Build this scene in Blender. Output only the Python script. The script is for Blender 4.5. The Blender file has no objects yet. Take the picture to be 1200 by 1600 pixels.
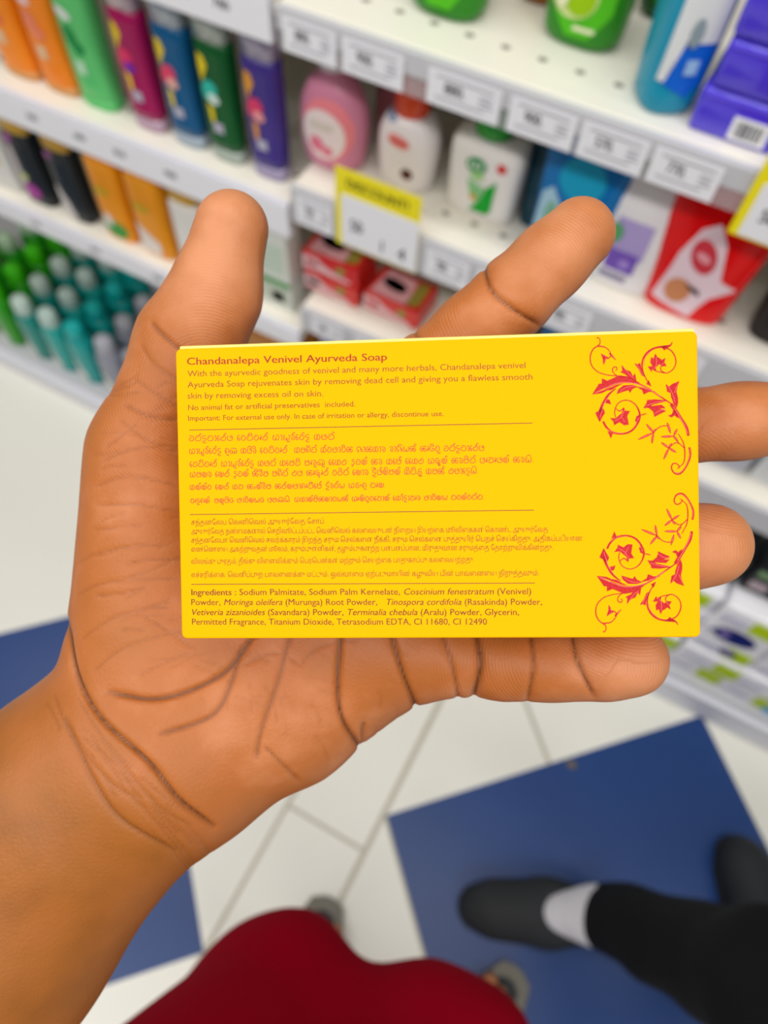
import bpy, bmesh, math, random
import numpy as np
from mathutils import Matrix, Vector
C = bpy.context.scene.collection
random.seed(7)
# ------------------------------------------------------------------ camera
F_PX, W_PX, H_PX = 1150.0, 1200.0, 1600.0
CAM = np.array([0.0, 0.0, 1.40])                     # phone held 1.4 m above the floor
def _unit(v): return v / np.linalg.norm(v)
_nadir = np.array([-50.0, 630.0, F_PX])              # where straight down lies, as seen from the phone
_along = np.array([-5100.0, 0.0, F_PX]); _along[1] = -(_along[0]*_nadir[0] + F_PX*F_PX)/_nadir[1]
_Z = -_unit(_nadir); _X = -_unit(_along); _Y = np.cross(_Z, _X)
R = np.stack([_X, _Y, _Z])                           # world = R @ (right, down, forward)
camd = bpy.data.cameras.new('camera'); camera = bpy.data.objects.new('camera', camd); C.objects.link(camera)
M3 = np.stack([R[:, 0], -R[:, 1], -R[:, 2]], axis=1)
camera.matrix_world = Matrix.Translation(CAM) @ Matrix(M3.tolist()).to_4x4()
camd.sensor_fit = 'HORIZONTAL'; camd.sensor_width = 36.0; camd.lens = F_PX / W_PX * 36.0
camd.clip_start = 0.01
camd.dof.use_dof = True; camd.dof.focus_distance = 0.1535; camd.dof.aperture_fstop = 15.0
bpy.context.scene.camera = camera
# ------------------------------------------------------------------ light
vs = bpy.context.scene.view_settings
vs.view_transform = 'Standard'; vs.look = 'None'; vs.gamma = 1.0; vs.exposure = 0.27; vs.use_curve_mapping = False
world = bpy.data.worlds.new('store_ambient'); bpy.context.scene.world = world; world.use_nodes = True
world.node_tree.nodes['Background'].inputs[0].default_value = (1.0, 0.985, 0.955, 1)
world.node_tree.nodes['Background'].inputs[1].default_value = 0.19
def ceiling_tube(x, y, z, sx, sy, power):
    l = bpy.data.lights.new('ceiling_tube', 'AREA'); l.shape = 'RECTANGLE'; l.size = sx; l.size_y = sy; l.energy = power
    l.color = (1.0, 0.97, 0.93)
    o = bpy.data.objects.new('ceiling_tube', l); C.objects.link(o); o.location = (x, y, z)
for ty, pw in ((0.15, 9.2), (-1.1, 16.5)):
    for tx in (-1.5, 0.1, 1.7):
        ceiling_tube(tx, ty, 2.75, 1.3, 0.28, pw)

# ------------------------------------------------------------------ helpers
def px(x, y, d):
    """the point seen at pixel (x, y), d metres in front of the phone, in the phone's axes"""
    return np.array([(x-600)/F_PX*d, (y-800)/F_PX*d, d])
def to_world(p): return CAM + R @ np.asarray(p, float)
def on_floor(x, y, z=0.0):
    v = R @ np.array([x-600, y-800, F_PX]); t = (CAM[2]-z)/-v[2]; return CAM + v*t
def lin(h):
    h = h.lstrip('#'); c = [int(h[i:i+2], 16)/255 for i in (0, 2, 4)]
    return tuple(v/12.92 if v <= .04045 else ((v+.055)/1.055)**2.4 for v in c) + (1,)
_mats = {}
def mat(name, col, rough=.5, metal=0.0, alpha=1.0, coat=0.0, bump=0.0, bscale=200, trans=0.0, spec=.5):
    if name in _mats: return _mats[name]
    m = bpy.data.materials.new(name); m.use_nodes = True; nt = m.node_tree; b = nt.nodes['Principled BSDF']
    b.inputs['Base Color'].default_value = lin(col) if isinstance(col, str) else col
    b.inputs['Roughness'].default_value = rough; b.inputs['Metallic'].default_value = metal
    b.inputs['Alpha'].default_value = alpha; b.inputs['Coat Weight'].default_value = coat
    b.inputs['Transmission Weight'].default_value = trans
    b.inputs['Specular IOR Level'].default_value = min(spec, .16) if name.startswith(('liquid_', 'gel_', 'lotion_', 'shampoo', 'body_', 'pouch_', 'carton', 'print', 'cap_')) else spec
    # slight procedural variation of the roughness, and bump where asked
    tc = nt.nodes.new('ShaderNodeTexCoord'); nz = nt.nodes.new('ShaderNodeTexNoise'); nz.inputs['Scale'].default_value = bscale
    nt.links.new(tc.outputs['Object'], nz.inputs['Vector'])
    mr = nt.nodes.new('ShaderNodeMapRange'); mr.inputs['To Min'].default_value = max(0, rough-.05); mr.inputs['To Max'].default_value = min(1, rough+.05)
    nt.links.new(nz.outputs['Fac'], mr.inputs['Value']); nt.links.new(mr.outputs[0], b.inputs['Roughness'])
    if bump:
        bp = nt.nodes.new('ShaderNodeBump'); bp.inputs['Strength'].default_value = bump; bp.inputs['Distance'].default_value = .001
        nt.links.new(nz.outputs['Fac'], bp.inputs['Height']); nt.links.new(bp.outputs[0], b.inputs['Normal'])
    _mats[name] = m; return m
def link(name, me, material, parent=None, smooth=False):
    o = bpy.data.objects.new(name, me); C.objects.link(o)
    if material is not None and len(me.materials) == 0:
        for mm in (material if isinstance(material, (list, tuple)) else [material]): me.materials.append(mm)
    if parent is not None: o.parent = parent
    if smooth: me.polygons.foreach_set('use_smooth', [True]*len(me.polygons))
    return o
def mesh(name, v, f, material, parent=None, smooth=False):
    me = bpy.data.meshes.new(name); me.from_pydata([tuple(map(float, p)) for p in v], [], [tuple(map(int, q)) for q in f]); me.update()
    return link(name, me, material, parent, smooth)
def tag(o, label, cat, group=None, kind=None):
    if label: o['label'] = label
    if cat: o['category'] = cat
    if group: o['group'] = group
    if kind: o['kind'] = kind
    return o
def thing(name, label, cat, loc=(0, 0, 0), rz=0.0, group=None):
    o = bpy.data.objects.new(name, None); C.objects.link(o); o.location = loc; o.rotation_euler = (0, 0, rz); o.empty_display_size = .03
    return tag(o, label, cat, group)
def box_mesh(name, lo, hi, bevel=0.0, seg=2):
    bm = bmesh.new(); bmesh.ops.create_cube(bm, size=1)
    lo = Vector(lo); hi = Vector(hi)
    for v in bm.verts: v.co = Vector([(lo[i]+hi[i])/2 + v.co[i]*(hi[i]-lo[i]) for i in range(3)])
    if bevel: bmesh.ops.bevel(bm, geom=bm.edges[:], offset=bevel, segments=seg, profile=.5, affect='EDGES')
    me = bpy.data.meshes.new(name); bm.to_mesh(me); bm.free(); return me
def box(name, lo, hi, material, parent=None, bevel=0.0, seg=2):
    return link(name, box_mesh(name, lo, hi, bevel, seg), material, parent)
# ---- lofted bottles: sections (z, rx, ry), superellipse exponent n
def ring(rx, ry, n, z, k=32):
    out = []
    for i in range(k):
        a = 2*math.pi*i/k; c, s = math.cos(a), math.sin(a)
        out.append((rx*math.copysign(abs(c)**(2/n), c), ry*math.copysign(abs(s)**(2/n), s), z))
    return out
def smooth_secs(secs, sub=4):
    """Catmull-Rom through the section list"""
    P = np.array(secs, float); out = []
    for i in range(len(P)-1):
        p0, p1, p2, p3 = P[max(i-1, 0)], P[i], P[i+1], P[min(i+2, len(P)-1)]
        for t in np.linspace(0, 1, sub, endpoint=False):
            q = .5*((2*p1)+(-p0+p2)*t+(2*p0-5*p1+4*p2-p3)*t*t+(-p0+3*p1-3*p2+p3)*t**3); q[0] = p1[0]+(p2[0]-p1[0])*t
            q[1:] = np.maximum(q[1:], .0005); out.append(tuple(q))
    out.append(tuple(P[-1])); return out
def loft(name, secs, n, material, parent, off=(0, 0), k=32):
    v, f = [], []
    for (z, rx, ry) in secs: v += [(x+off[0], y+off[1], zz) for x, y, zz in ring(rx, ry, n, z, k)]
    for j in range(len(secs)-1):
        for i in range(k):
            a, b = j*k+i, j*k+(i+1) % k; f.append((a, b, b+k, a+k))
    f.append(tuple(range(k-1, -1, -1))); f.append(tuple(range((len(secs)-1)*k, len(secs)*k)))
    o = mesh(name, v, f, material, parent, True)
    return o
def front_y(secs, n, x, z):
    zs = [s[0] for s in secs]; rx = np.interp(z, zs, [s[1] for s in secs]); ry = np.interp(z, zs, [s[2] for s in secs])
    u = min(abs(x)/rx, .985); return -ry*(1-u**n)**(1/n)
def decal(name, secs, n, poly, material, parent, eps=.0007, rings=8, off=(0, 0)):
    if eps > .0009: eps = .0007+(eps-.0007)*2.2
    """a printed label lying on the bottle's front, outline given in (x, z)"""
    P = np.array(poly, float); Q = []
    for i in range(len(P)):
        a, b = P[i], P[(i+1) % len(P)]; m = max(1, int(np.linalg.norm(b-a)/.004))
        for t in range(m): Q.append(a+(b-a)*t/m)
    Q = np.array(Q); c = Q.mean(0); k = len(Q); v = []; f = []
    for r in range(rings+1):
        t = max(r/rings, .02)
        for q in Q:
            x, z = c+(q-c)*t; v.append((x+off[0], front_y(secs, n, x, z)-eps+off[1], z))
    for r in range(rings):
        for i in range(k):
            a, b = r*k+i, r*k+(i+1) % k; f.append((a, b, b+k, a+k))
    f.append(tuple(range(k-1, -1, -1)))
    return mesh(name, v, f, material, parent, True)
def ell(cx, cz, a, b, k=20, rot=0):
    return [(cx+a*math.cos(t)*math.cos(rot)-b*math.sin(t)*math.sin(rot), cz+a*math.cos(t)*math.sin(rot)+b*math.sin(t)*math.cos(rot)) for t in np.linspace(0, 2*math.pi, k, endpoint=False)]
def rect(x0, z0, x1, z1): return [(x0, z0), (x1, z0), (x1, z1), (x0, z1)]
# ---- flat stroke / polygon printing in the local XY plane
def crom(pts, sub=5):
    P = np.array(pts, float)
    if len(P) < 3: return P
    out = []
    for i in range(len(P)-1):
        p0, p1, p2, p3 = P[max(i-1, 0)], P[i], P[i+1], P[min(i+2, len(P)-1)]
        for t in np.linspace(0, 1, sub, endpoint=False):
            out.append(.5*((2*p1)+(-p0+p2)*t+(2*p0-5*p1+4*p2-p3)*t*t+(-p0+3*p1-3*p2+p3)*t**3))
    out.append(P[-1]); return np.array(out)
def stroke_geo(pts, w, V, Fc, z=0.0, sub=5, smooth=True):
    """ribbon along pts, w a width or a list of widths spread along it"""
    Q = crom(pts, sub) if smooth else np.array(pts, float)
    T = np.gradient(Q, axis=0); T /= np.maximum(np.linalg.norm(T, axis=1, keepdims=True), 1e-12)
    N = np.stack([-T[:, 1], T[:, 0]], 1)
    ws = np.interp(np.linspace(0, 1, len(Q)), np.linspace(0, 1, len(w)), w) if isinstance(w, (list, tuple)) else np.full(len(Q), w)
    b = len(V)
    for q, nn, ww in zip(Q, N, ws):
        V.append((q[0]+nn[0]*ww/2, q[1]+nn[1]*ww/2, z)); V.append((q[0]-nn[0]*ww/2, q[1]-nn[1]*ww/2, z))
    for i in range(len(Q)-1): Fc.append((b+2*i+1, b+2*i+3, b+2*i+2, b+2*i))
def text_geo(s, shear=0.0, bold=False, spacing=1.0, medium=True):
    """vertices, faces, advance of a line of type at size 1"""
    def one(st):
        cu = bpy.data.curves.new('type', 'FONT'); cu.body = st; cu.size = 1.0; cu.shear = shear; cu.resolution_u = 3; cu.space_character = spacing
        o = bpy.data.objects.new('type', cu); C.objects.link(o); dg = bpy.context.evaluated_depsgraph_get()
        me = bpy.data.meshes.new_from_object(o.evaluated_get(dg))
        v = np.array([w.co[:] for w in me.vertices]).reshape(-1, 3); f = [tuple(p.vertices) for p in me.polygons]
        bpy.data.objects.remove(o); bpy.data.curves.remove(cu); bpy.data.meshes.remove(me); return v, f
    v, f = one(s); v2, _ = one(s + '|'); v3, _ = one('|')
    adv = v2[:, 0].max() - v3[:, 0].max()
    if bold or medium:
        n = len(v); vs_ = [v]; fs = list(f)
        for j, dx in enumerate((.018, .036) if bold else (.014,)):
            vs_.append(v+[dx, 0, 0]); fs += [tuple(i+n*(j+1) for i in q) for q in f]
        v = np.concatenate(vs_); f = fs; adv += .036 if bold else .014
    return v, f, adv
# ---- implicit surfaces for bodies
def cap_d(p, a, b, r1, r2):
    a = np.asarray(a, np.float32); b = np.asarray(b, np.float32); ba = b-a; L = float(ba@ba)+1e-12
    t = np.clip(((p-a)@ba)/L, 0, 1); q = p-a-t[..., None]*ba
    return np.sqrt(np.einsum('...i,...i->...', q, q))-(r1+t*(r2-r1))
def ball_d(p, c, r):
    r = np.asarray(r, np.float32)*np.ones(3, np.float32); q = (p-np.asarray(c, np.float32))/r
    k = np.sqrt(np.einsum('...i,...i->...', q, q)); return (k-1)*r.min()
def smin(a, b, k):
    h = np.maximum(k-np.abs(a-b), 0)/k; return np.minimum(a, b)-h*h*k*.25
def smax(a, b, k): return -smin(-a, -b, k)
def surface_net(fn, lo, hi, h):
    lo = np.asarray(lo, float); n = np.ceil((np.asarray(hi)-lo)/h).astype(int)+1
    ax = [np.float32(lo[i]+h*np.arange(n[i])) for i in range(3)]
    D = np.empty(n, np.float32)
    for s in range(0, n[0], 16):
        g = np.stack(np.meshgrid(ax[0][s:s+16], ax[1], ax[2], indexing='ij'), -1); D[s:s+16] = fn(g)
    c = n-1; acc = np.zeros(tuple(c)+(3,), np.float32); cnt = np.zeros(tuple(c), np.int16)
    cr = [(i, j, k) for i in (0, 1) for j in (0, 1) for k in (0, 1)]
    sl = lambda o: D[o[0]:o[0]+c[0], o[1]:o[1]+c[1], o[2]:o[2]+c[2]]
    for o in cr:
        for a in range(3):
            if o[a] == 0:
                o2 = tuple(o[i]+(i == a) for i in range(3)); A, B = sl(o), sl(o2); m = (A < 0) != (B < 0)
                t = A[m]/(A[m]-B[m]); pos = np.tile(np.array(o, np.float32), (len(t), 1)); pos[:, a] = t
                acc[m] += pos; cnt[m] += 1
    act = cnt > 0; ids = np.full(tuple(c), -1); ids[act] = np.arange(act.sum()); cell = np.argwhere(act)
    V = lo+h*(cell+acc[act]/cnt[act][:, None]); Fs = []
    for a in range(3):
        b, d = (a+1) % 3, (a+2) % 3
        s0 = [slice(0, n[i]) for i in range(3)]; s1 = list(s0); s0[a] = slice(0, c[a]); s1[a] = slice(1, n[a])
        for i in (b, d): s0[i] = slice(1, c[i]); s1[i] = slice(1, c[i])
        A, B = D[tuple(s0)] < 0, D[tuple(s1)] < 0
        e = np.argwhere(A != B)
        if not len(e): continue
        sgn = A[tuple(e.T)]; e[:, b] += 1; e[:, d] += 1
        def at(db, dd):
            q = e.copy(); q[:, b] -= db; q[:, d] -= dd; return ids[tuple(q.T)]
        q = np.stack([at(1, 1), at(0, 1), at(0, 0), at(1, 0)], 1); q[~sgn] = q[~sgn][:, ::-1]; Fs.append(q)
    return V, np.concatenate(Fs)
def project(fn, V, it=3, e=2e-4):
    K = np.array([[1, -1, -1], [-1, -1, 1], [-1, 1, -1], [1, 1, 1]], float); N = None
    for _ in range(it):
        d = fn(V.astype(np.float32)); g = sum(k*fn((V+k*e).astype(np.float32))[:, None] for k in K)
        g /= np.maximum(np.linalg.norm(g, axis=1, keepdims=True), 1e-9); N = g
        V = V-g*np.clip(d, -.002, .002)[:, None]
    return V, N
def sdf_object(name, fn, lo, hi, h, material, parent=None, refine=False):
    V, Fq = surface_net(fn, lo, hi, h); V, N = project(fn, V, 2)
    me = bpy.data.meshes.new(name); me.from_pydata(V.tolist(), [], Fq.tolist()); me.update()
    o = link(name, me, material, parent, True)
    return o
# ================================================================== the soap carton in the hand
_TL = np.array([-0.04280924, -0.03348575, 0.15101418]); _U = np.array([0.10366348, -0.00166068, -0.008193]); _Vv = np.array([0.0007847, 0.05965197, 0.00096134])
e1 = _unit(_U); en = _unit(np.cross(_U, _Vv)); e2 = np.cross(en, e1)
BW, BH, BT = float(np.linalg.norm(_U)), float(np.linalg.norm(_Vv)), 0.016
carton_axes = np.stack([R@e1, R@-e2, R@-en], 1)
soap = thing('soap_carton', 'yellow soap carton with red scrolls and small print, held in the open hand', 'soap box')
soap.matrix_world = Matrix.Translation(to_world(_TL)) @ Matrix(carton_axes.tolist()).to_4x4()
def face(x, y):
    """pixel -> millimetre-true position on the carton's front panel"""
    d = np.array([(x-600)/F_PX, (y-800)/F_PX, 1.0]); t = (en@_TL)/(en@d); p = d*t-_TL
    return np.array([p@e1, -(p@e2)])
YEL = mat('yellow_carton', '#F6B000', .5, spec=.04, bump=.02, bscale=300)
CRM = mat('cream_carton_edge', '#F6DC78', .6)
bm = bmesh.new(); bmesh.ops.create_cube(bm, size=1)
for v in bm.verts: v.co = Vector(((v.co.x+.5)*BW, (v.co.y-.5)*BH, (v.co.z-.5)*BT))
bmesh.ops.bevel(bm, geom=[e for e in bm.edges if abs(e.verts[0].co.z-e.verts[1].co.z) > .01], offset=.0011, segments=3, profile=.5, affect='EDGES')
bmesh.ops.bevel(bm, geom=[e for e in bm.edges if abs(e.verts[0].co.z) < 1e-6 and abs(e.verts[1].co.z) < 1e-6], offset=.00035, segments=2, profile=.5, affect='EDGES')
me = bpy.data.meshes.new('carton'); bm.to_mesh(me); bm.free(); link('carton', me, YEL, soap)
link('tuck_flap', box_mesh('tuck_flap', (.0006, -.0003, -BT+.001), (BW-.0004, .0007, -.0006), .00035, 2), CRM, soap)['label'] = 'pale cream tuck flap edge along the top'
EPS = 4e-5
def line_of_type(runs, p0, p1, name, material, parent=soap, store=None):
    """runs of (text, style) fitted between two pixel baseline ends; glyph height follows 'cap' (pixels)"""
    a, b = face(*p0), face(*p1); L = np.linalg.norm(b-a); d = (b-a)/L; n = np.array([-d[1], d[0]])
    V, Fc, x = store
    geos = []; adv = 0
    for s, st in runs:
        g = text_geo(s, .22 if 'i' in st else 0, 'b' in st); geos.append((g, adv)); adv += g[2]
    x0 = geos[0][0][0][:, 0].min(); sx = L/(max(g[0][:, 0].max()+o for g, o in geos)-x0); sy = x*F2MM/0.70
    for (v, f, _), o in geos:
        k = len(V)
        for q in v:
            w = a+d*(q[0]+o-x0)*sx+n*q[1]*sy; V.append((w[0], w[1], EPS))
        Fc += [tuple(i+k for i in q) for q in f]
F2MM = BW/816.0
def block(name, lines, material, cap):
    V, Fc = [], []
    for runs, p0, p1, *c in lines:
        if isinstance(runs, str): runs = [(runs, '')]
        line_of_type(runs, p0, p1, name, material, store=(V, Fc, c[0] if c else cap))
    return mesh(name, V, Fc, material, soap)
INK = mat('brown_orange_ink', '#B87000', .6); INKI = mat('brown_ink', '#945000', .6); INKH = mat('orange_heading_ink', '#C85400', .6); INKD = mat('dark_rule_ink', '#8A5200', .6)
block('heading_text', [([('Chandanalepa Venivel Ayurveda Soap', 'b')], (292, 570), (605, 563))], INKH, 11.5)
block('description_text', [
    ('With the ayurvedic goodness of venivel and many more herbals, Chandanalepa venivel', (293, 588.5), (821, 575)),
    ('Ayurveda Soap rejuvenates skin by removing dead cell and giving you a flawless smooth', (293, 605.5), (832, 593)),
    ('skin by removing excess oil on skin.', (293, 623), (505, 619)),
    ('No animal fat or artificial preservatives  included.', (294, 641), (555, 635), 8.6),
    ('Important: For external use only. In case of irritation or allergy, discontinue use.', (294, 657.5), (693, 650), 8.4)], INK, 9.6)
block('ingredients_text', [
    ([('Ingredients :', 'b'), (' Sodium Palmitate, Sodium Palm Kernelate, ', ''), ('Coscinium fenestratum', 'i'), (' (Venivel)', '')], (299, 930), (830, 928.5)),
    ([('Powder, ', ''), ('Moringa oleifera', 'i'), (' (Murunga) Root Powder,   ', ''), ('Tinospora cordifolia', 'i'), (' (Rasakinda) Powder,', '')], (299, 945.5), (847, 945)),
    ([('Vetiveria zizanioides', 'i'), (' (Savandara) Powder, ', ''), ('Terminalia chebula', 'i'), (' (Aralu) Powder, Glycerin,', '')], (300, 961), (811, 961)),
    ('Permitted Fragrance, Titanium Dioxide, Tetrasodium EDTA, CI 11680, CI 12490', (300, 976), (761, 976))], INKI, 10)
# ---- Tamil block: vowel signs written before their consonant are put there first
def tamil(s):
    out = []
    for ch in s:
        if ch == 'ஆ': out += ['அ', 'ு']
        elif ch in 'ெேை': out.insert(len(out)-1, ch)
        elif ch == 'ொ': out.insert(len(out)-1, 'ெ'); out.append('ா')
        elif ch == 'ோ': out.insert(len(out)-1, 'ே'); out.append('ா')
        else: out.append(ch)
    return ''.join(out)
block('tamil_text', [(tamil(s), a, b) for s, a, b in [
    ('சந்தனலேப வெனிவெல் ஆயுர்வேத சோப்', (299, 820), (506, 818)),
    ('ஆயுர்வேத நன்மைகளால் செறிவூட்டப்பட்ட வெனிவெல் கலவையுடன் நிறைய இயற்கை மூலிகைகள் கொண்ட ஆயுர்வேத', (299, 834), (856, 831)),
    ('சந்தனலேபா வெனிவெல் சவர்க்காரம் இறந்த சரும செல்களை நீக்கி, சரும செல்களை புத்துயிர் பெறச் செய்கிறது. அதிகப்படியான', (299, 848), (910, 845)),
    ('எண்ணெயை அகற்றுவதன் மூலம், கரும்புள்ளிகள், தழும்புகளற்ற பளபளப்பான, மிருதுவான சருமத்தை தோற்றுவிக்கின்றது.', (299, 862), (864, 859)),
    ('விலங்கு புரதம், தீங்கு விளைவிக்கும் பெரபென்கள் மற்றும் செயற்கை பாதுகாப்பு கலவையற்றது', (299, 881), (739, 878)),
    ('எச்சரிக்கை: வெளிப்புற பாவனைக்கு மட்டும். ஒவ்வாமை ஏற்படுமாயின் கழுவிய பின் பாவனையை நிறுத்தவும்.', (299, 902), (842, 899))]], INK, 8.2)
# ---- Sinhala block: rounded letters as pen strokes on a unit body (advance, strokes)
SN = {
 'ව': (.72, [[(.34,.36),(.22,.44),(.1,.32),(.12,.12),(.34,0),(.56,.1),(.63,.34),(.52,.56),(.32,.63),(.14,.56)]]),
 'ච': (.72, [[(.08,.6),(.42,.63),(.62,.42),(.57,.12),(.32,0),(.1,.12),(.14,.36),(.4,.36)]]),
 'න': (.86, [[(.36,.36),(.22,.44),(.09,.3),(.14,.08),(.38,0),(.66,.05),(.78,.24),(.72,.5),(.5,.62),(.14,.6)]]),
 'ණ': (1.1, [[(.3,.32),(.2,.42),(.09,.3),(.12,.08),(.27,0),(.4,.12),(.43,.36)],[(.43,.3),(.46,.06),(.62,0),(.74,.14),(.74,.36)],[(.74,.3),(.8,.05),(.94,.02),(1.02,.2),(.95,.5),(.7,.62),(.25,.62)]]),
 'ද': (.62, [[(.52,.62),(.22,.62),(.09,.42),(.22,.28),(.46,.3),(.47,.08),(.28,-.02),(.12,-.12),(.28,-.26),(.56,-.22)]]),
 'ඳ': (.8, [[(.7,.62),(.4,.62),(.27,.42),(.4,.28),(.64,.3),(.65,.08),(.46,-.02),(.3,-.12),(.46,-.26),(.74,-.22)],[(.05,.1),(.12,0),(.22,.1),(.2,.3)]]),
 'ල': (.78, [[(.32,.34),(.2,.42),(.09,.3),(.13,.08),(.34,0),(.58,.06),(.68,.3),(.6,.56),(.4,.63)],[(.4,.63),(.34,.5),(.46,.4)]]),
 'ළ': (.8, [[(.5,.62),(.2,.6),(.09,.36),(.16,.1),(.4,.02),(.62,.12),(.6,.36),(.4,.38),(.36,.2),(.5,.04),(.66,-.16),(.4,-.24)]]),
 'ප': (.78, [[(.2,.62),(.1,.4),(.14,.08),(.38,0),(.64,.06),(.7,.36),(.6,.6),(.46,.56),(.44,.4),(.68,.36)]]),
 'ය': (.88, [[(.22,.62),(.1,.5),(.22,.38),(.09,.22),(.18,.02),(.38,.04),(.47,.3)],[(.47,.3),(.5,.04),(.66,0),(.78,.18),(.76,.62)]]),
 'ර': (.6, [[(.36,.34),(.22,.3),(.2,.1),(.36,0),(.5,.14),(.48,.42),(.28,.62),(.08,.52)]]),
 'ස': (.84, [[(.18,.62),(.08,.36),(.12,.04),(.28,.02),(.38,.2),(.38,.42)],[(.38,.3),(.44,.04),(.6,0),(.74,.18),(.7,.5),(.5,.63),(.36,.52),(.5,.4)]]),
 'බ': (.8, [[(.22,.62),(.09,.4),(.14,.08),(.4,0),(.66,.08),(.71,.4),(.58,.6),(.42,.52),(.5,.36),(.7,.36)],[(.1,.3),(.3,.32)]]),
 'ග': (.66, [[(.14,.36),(.27,.3),(.26,.08),(.12,.06),(.08,.34),(.2,.6),(.42,.62),(.56,.42),(.57,.02)]]),
 'ම': (.78, [[(.24,.62),(.1,.5),(.26,.42),(.1,.26),(.16,.04),(.4,0),(.62,.08),(.69,.34),(.58,.6),(.42,.54),(.46,.4),(.66,.38)]]),
 'ක': (.95, [[(.46,.62),(.16,.56),(.08,.26),(.2,0),(.38,.1),(.36,.32),(.16,.32)],[(.36,.32),(.66,.34),(.86,.22),(.78,.02),(.6,.02),(.52,.24),(.56,.52),(.74,.63),(.88,.52)]]),
 'ශ': (.85, [[(.1,.1),(.26,0),(.3,.2),(.1,.28),(.1,.54),(.36,.63),(.56,.5),(.58,.2),(.7,.02),(.78,.2),(.7,.36),(.56,.32)]]),
 'භ': (.85, [[(.3,.32),(.16,.36),(.1,.14),(.28,0),(.56,.02),(.74,.2),(.72,.5),(.54,.62),(.42,.5),(.52,.36),(.74,.38)],[(.16,.36),(.1,.6)]]),
 'හ': (.8, [[(.1,.6),(.28,.62),(.3,.4),(.12,.28),(.14,.04),(.38,0),(.64,.08),(.7,.36),(.56,.62),(.42,.5)]]),
 'ට': (.74, [[(.62,.58),(.4,.63),(.14,.5),(.09,.2),(.3,0),(.56,.06),(.64,.28),(.48,.36),(.42,.2)]]),
 'ත': (.86, [[(.46,.36),(.3,.4),(.28,.2),(.46,.14),(.54,.36),(.38,.6),(.14,.48),(.1,.16),(.34,0),(.62,.04),(.77,.28),(.7,.6)]]),
 'ජ': (.8, [[(.1,.5),(.3,.62),(.5,.5),(.46,.2),(.24,.02),(.1,.16),(.3,.3),(.68,.1)]]),
 'ඉ': (.66, [[(.1,.1),(.3,0),(.5,.12),(.5,.34),(.3,.4),(.2,.5),(.3,.64),(.52,.58)],[(.3,.0),(.3,-.2),(.12,-.2)]]),
 'අ': (.95, [[(.1,.6),(.26,.5),(.12,.38),(.14,.06),(.34,0),(.46,.2),(.44,.42)],[(.46,.2),(.56,.0),(.76,.06),(.84,.34),(.7,.6),(.5,.58)]]),
 'ඩ': (.7, [[(.6,.62),(.26,.62),(.12,.46),(.34,.34),(.56,.28),(.56,.06),(.3,0),(.1,.12),(.22,.26)]]),
 'ඇ': (1.2, [[(.1,.6),(.26,.5),(.12,.38),(.14,.06),(.34,0),(.46,.2),(.44,.42)],[(.46,.2),(.56,.0),(.76,.06),(.84,.34),(.7,.6),(.5,.58)],[(.98,.6),(1.08,.5),(1.06,.1),(.94,.1),(1.0,.3),(1.14,.24)]]),
 'ං': (.3, [[(.2,.32),(.12,.42),(.06,.32),(.12,.22),(.2,.32)]]),
 'ා': (.36, [[(.06,.56),(.2,.62),(.27,.42),(.26,.04),(.12,.02)]]),
 'ැ': (.3, [[(.1,.62),(.2,.52),(.18,.12),(.07,.12),(.12,.3),(.25,.24)]]),
 'ෘ': (.4, [[(.08,.2),(.2,.02),(.3,.2),(.2,.4)]]),
 'ෙ': (.42, [[(.34,.58),(.18,.62),(.08,.4),(.1,.08),(.24,0),(.34,.14),(.26,.3),(.1,.26)]]),
 '.': (.24, [[(.08,.02),(.14,.02)]]), ':': (.24, [[(.08,.1),(.14,.1)], [(.08,.42),(.14,.42)]]), ' ': (.45, []),
}
MARK = {'ි': [[(-.62,.66),(-.5,.84),(-.26,.84),(-.14,.66)]], 'ී': [[(-.62,.66),(-.5,.84),(-.26,.84),(-.14,.7),(-.24,.68),(-.2,.8)]],
        '්': [[(-.3,.62),(-.26,.84),(-.1,.9),(-.04,.76)]], 'ු': [[(-.36,-.04),(-.34,-.24),(-.1,-.22),(-.12,-.1)]], 'ූ': [[(-.36,-.04),(-.34,-.24),(-.02,-.26),(-.08,-.06)]]}
def sinhala(s, V, Fc, a, b, cap):
    seq = []
    for ch in s:
        if ch in 'ෙේොෝෛ' and seq:
            j = len(seq)-1
            while j > 0 and seq[j] in MARK: j -= 1
            seq.insert(j, 'ෙ')
            if ch == 'ෛ': seq.insert(j, 'ෙ')
            if ch in 'ොෝ': seq.append('ා')
            if ch in 'ේෝ': seq.append('්')
        elif ch == 'ආ': seq += ['අ', 'ා']
        elif ch == '\u200d': continue
        else: seq.append(ch)
    tot = sum(SN[c][0] for c in seq if c in SN); L = np.linalg.norm(b-a); d = (b-a)/L; n = np.array([-d[1], d[0]]); sx = L/tot; sy = cap*F2MM/.64
    x = 0
    for c in seq:
        st = SN[c][1] if c in SN else MARK.get(c, [])
        for pts in st:
            stroke_geo([tuple(a+d*(x+p[0])*sx+n*p[1]*sy) for p in pts], .000155, V, Fc, EPS, 3)
        if c in SN: x += SN[c][0]
V, Fc = [], []
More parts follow.
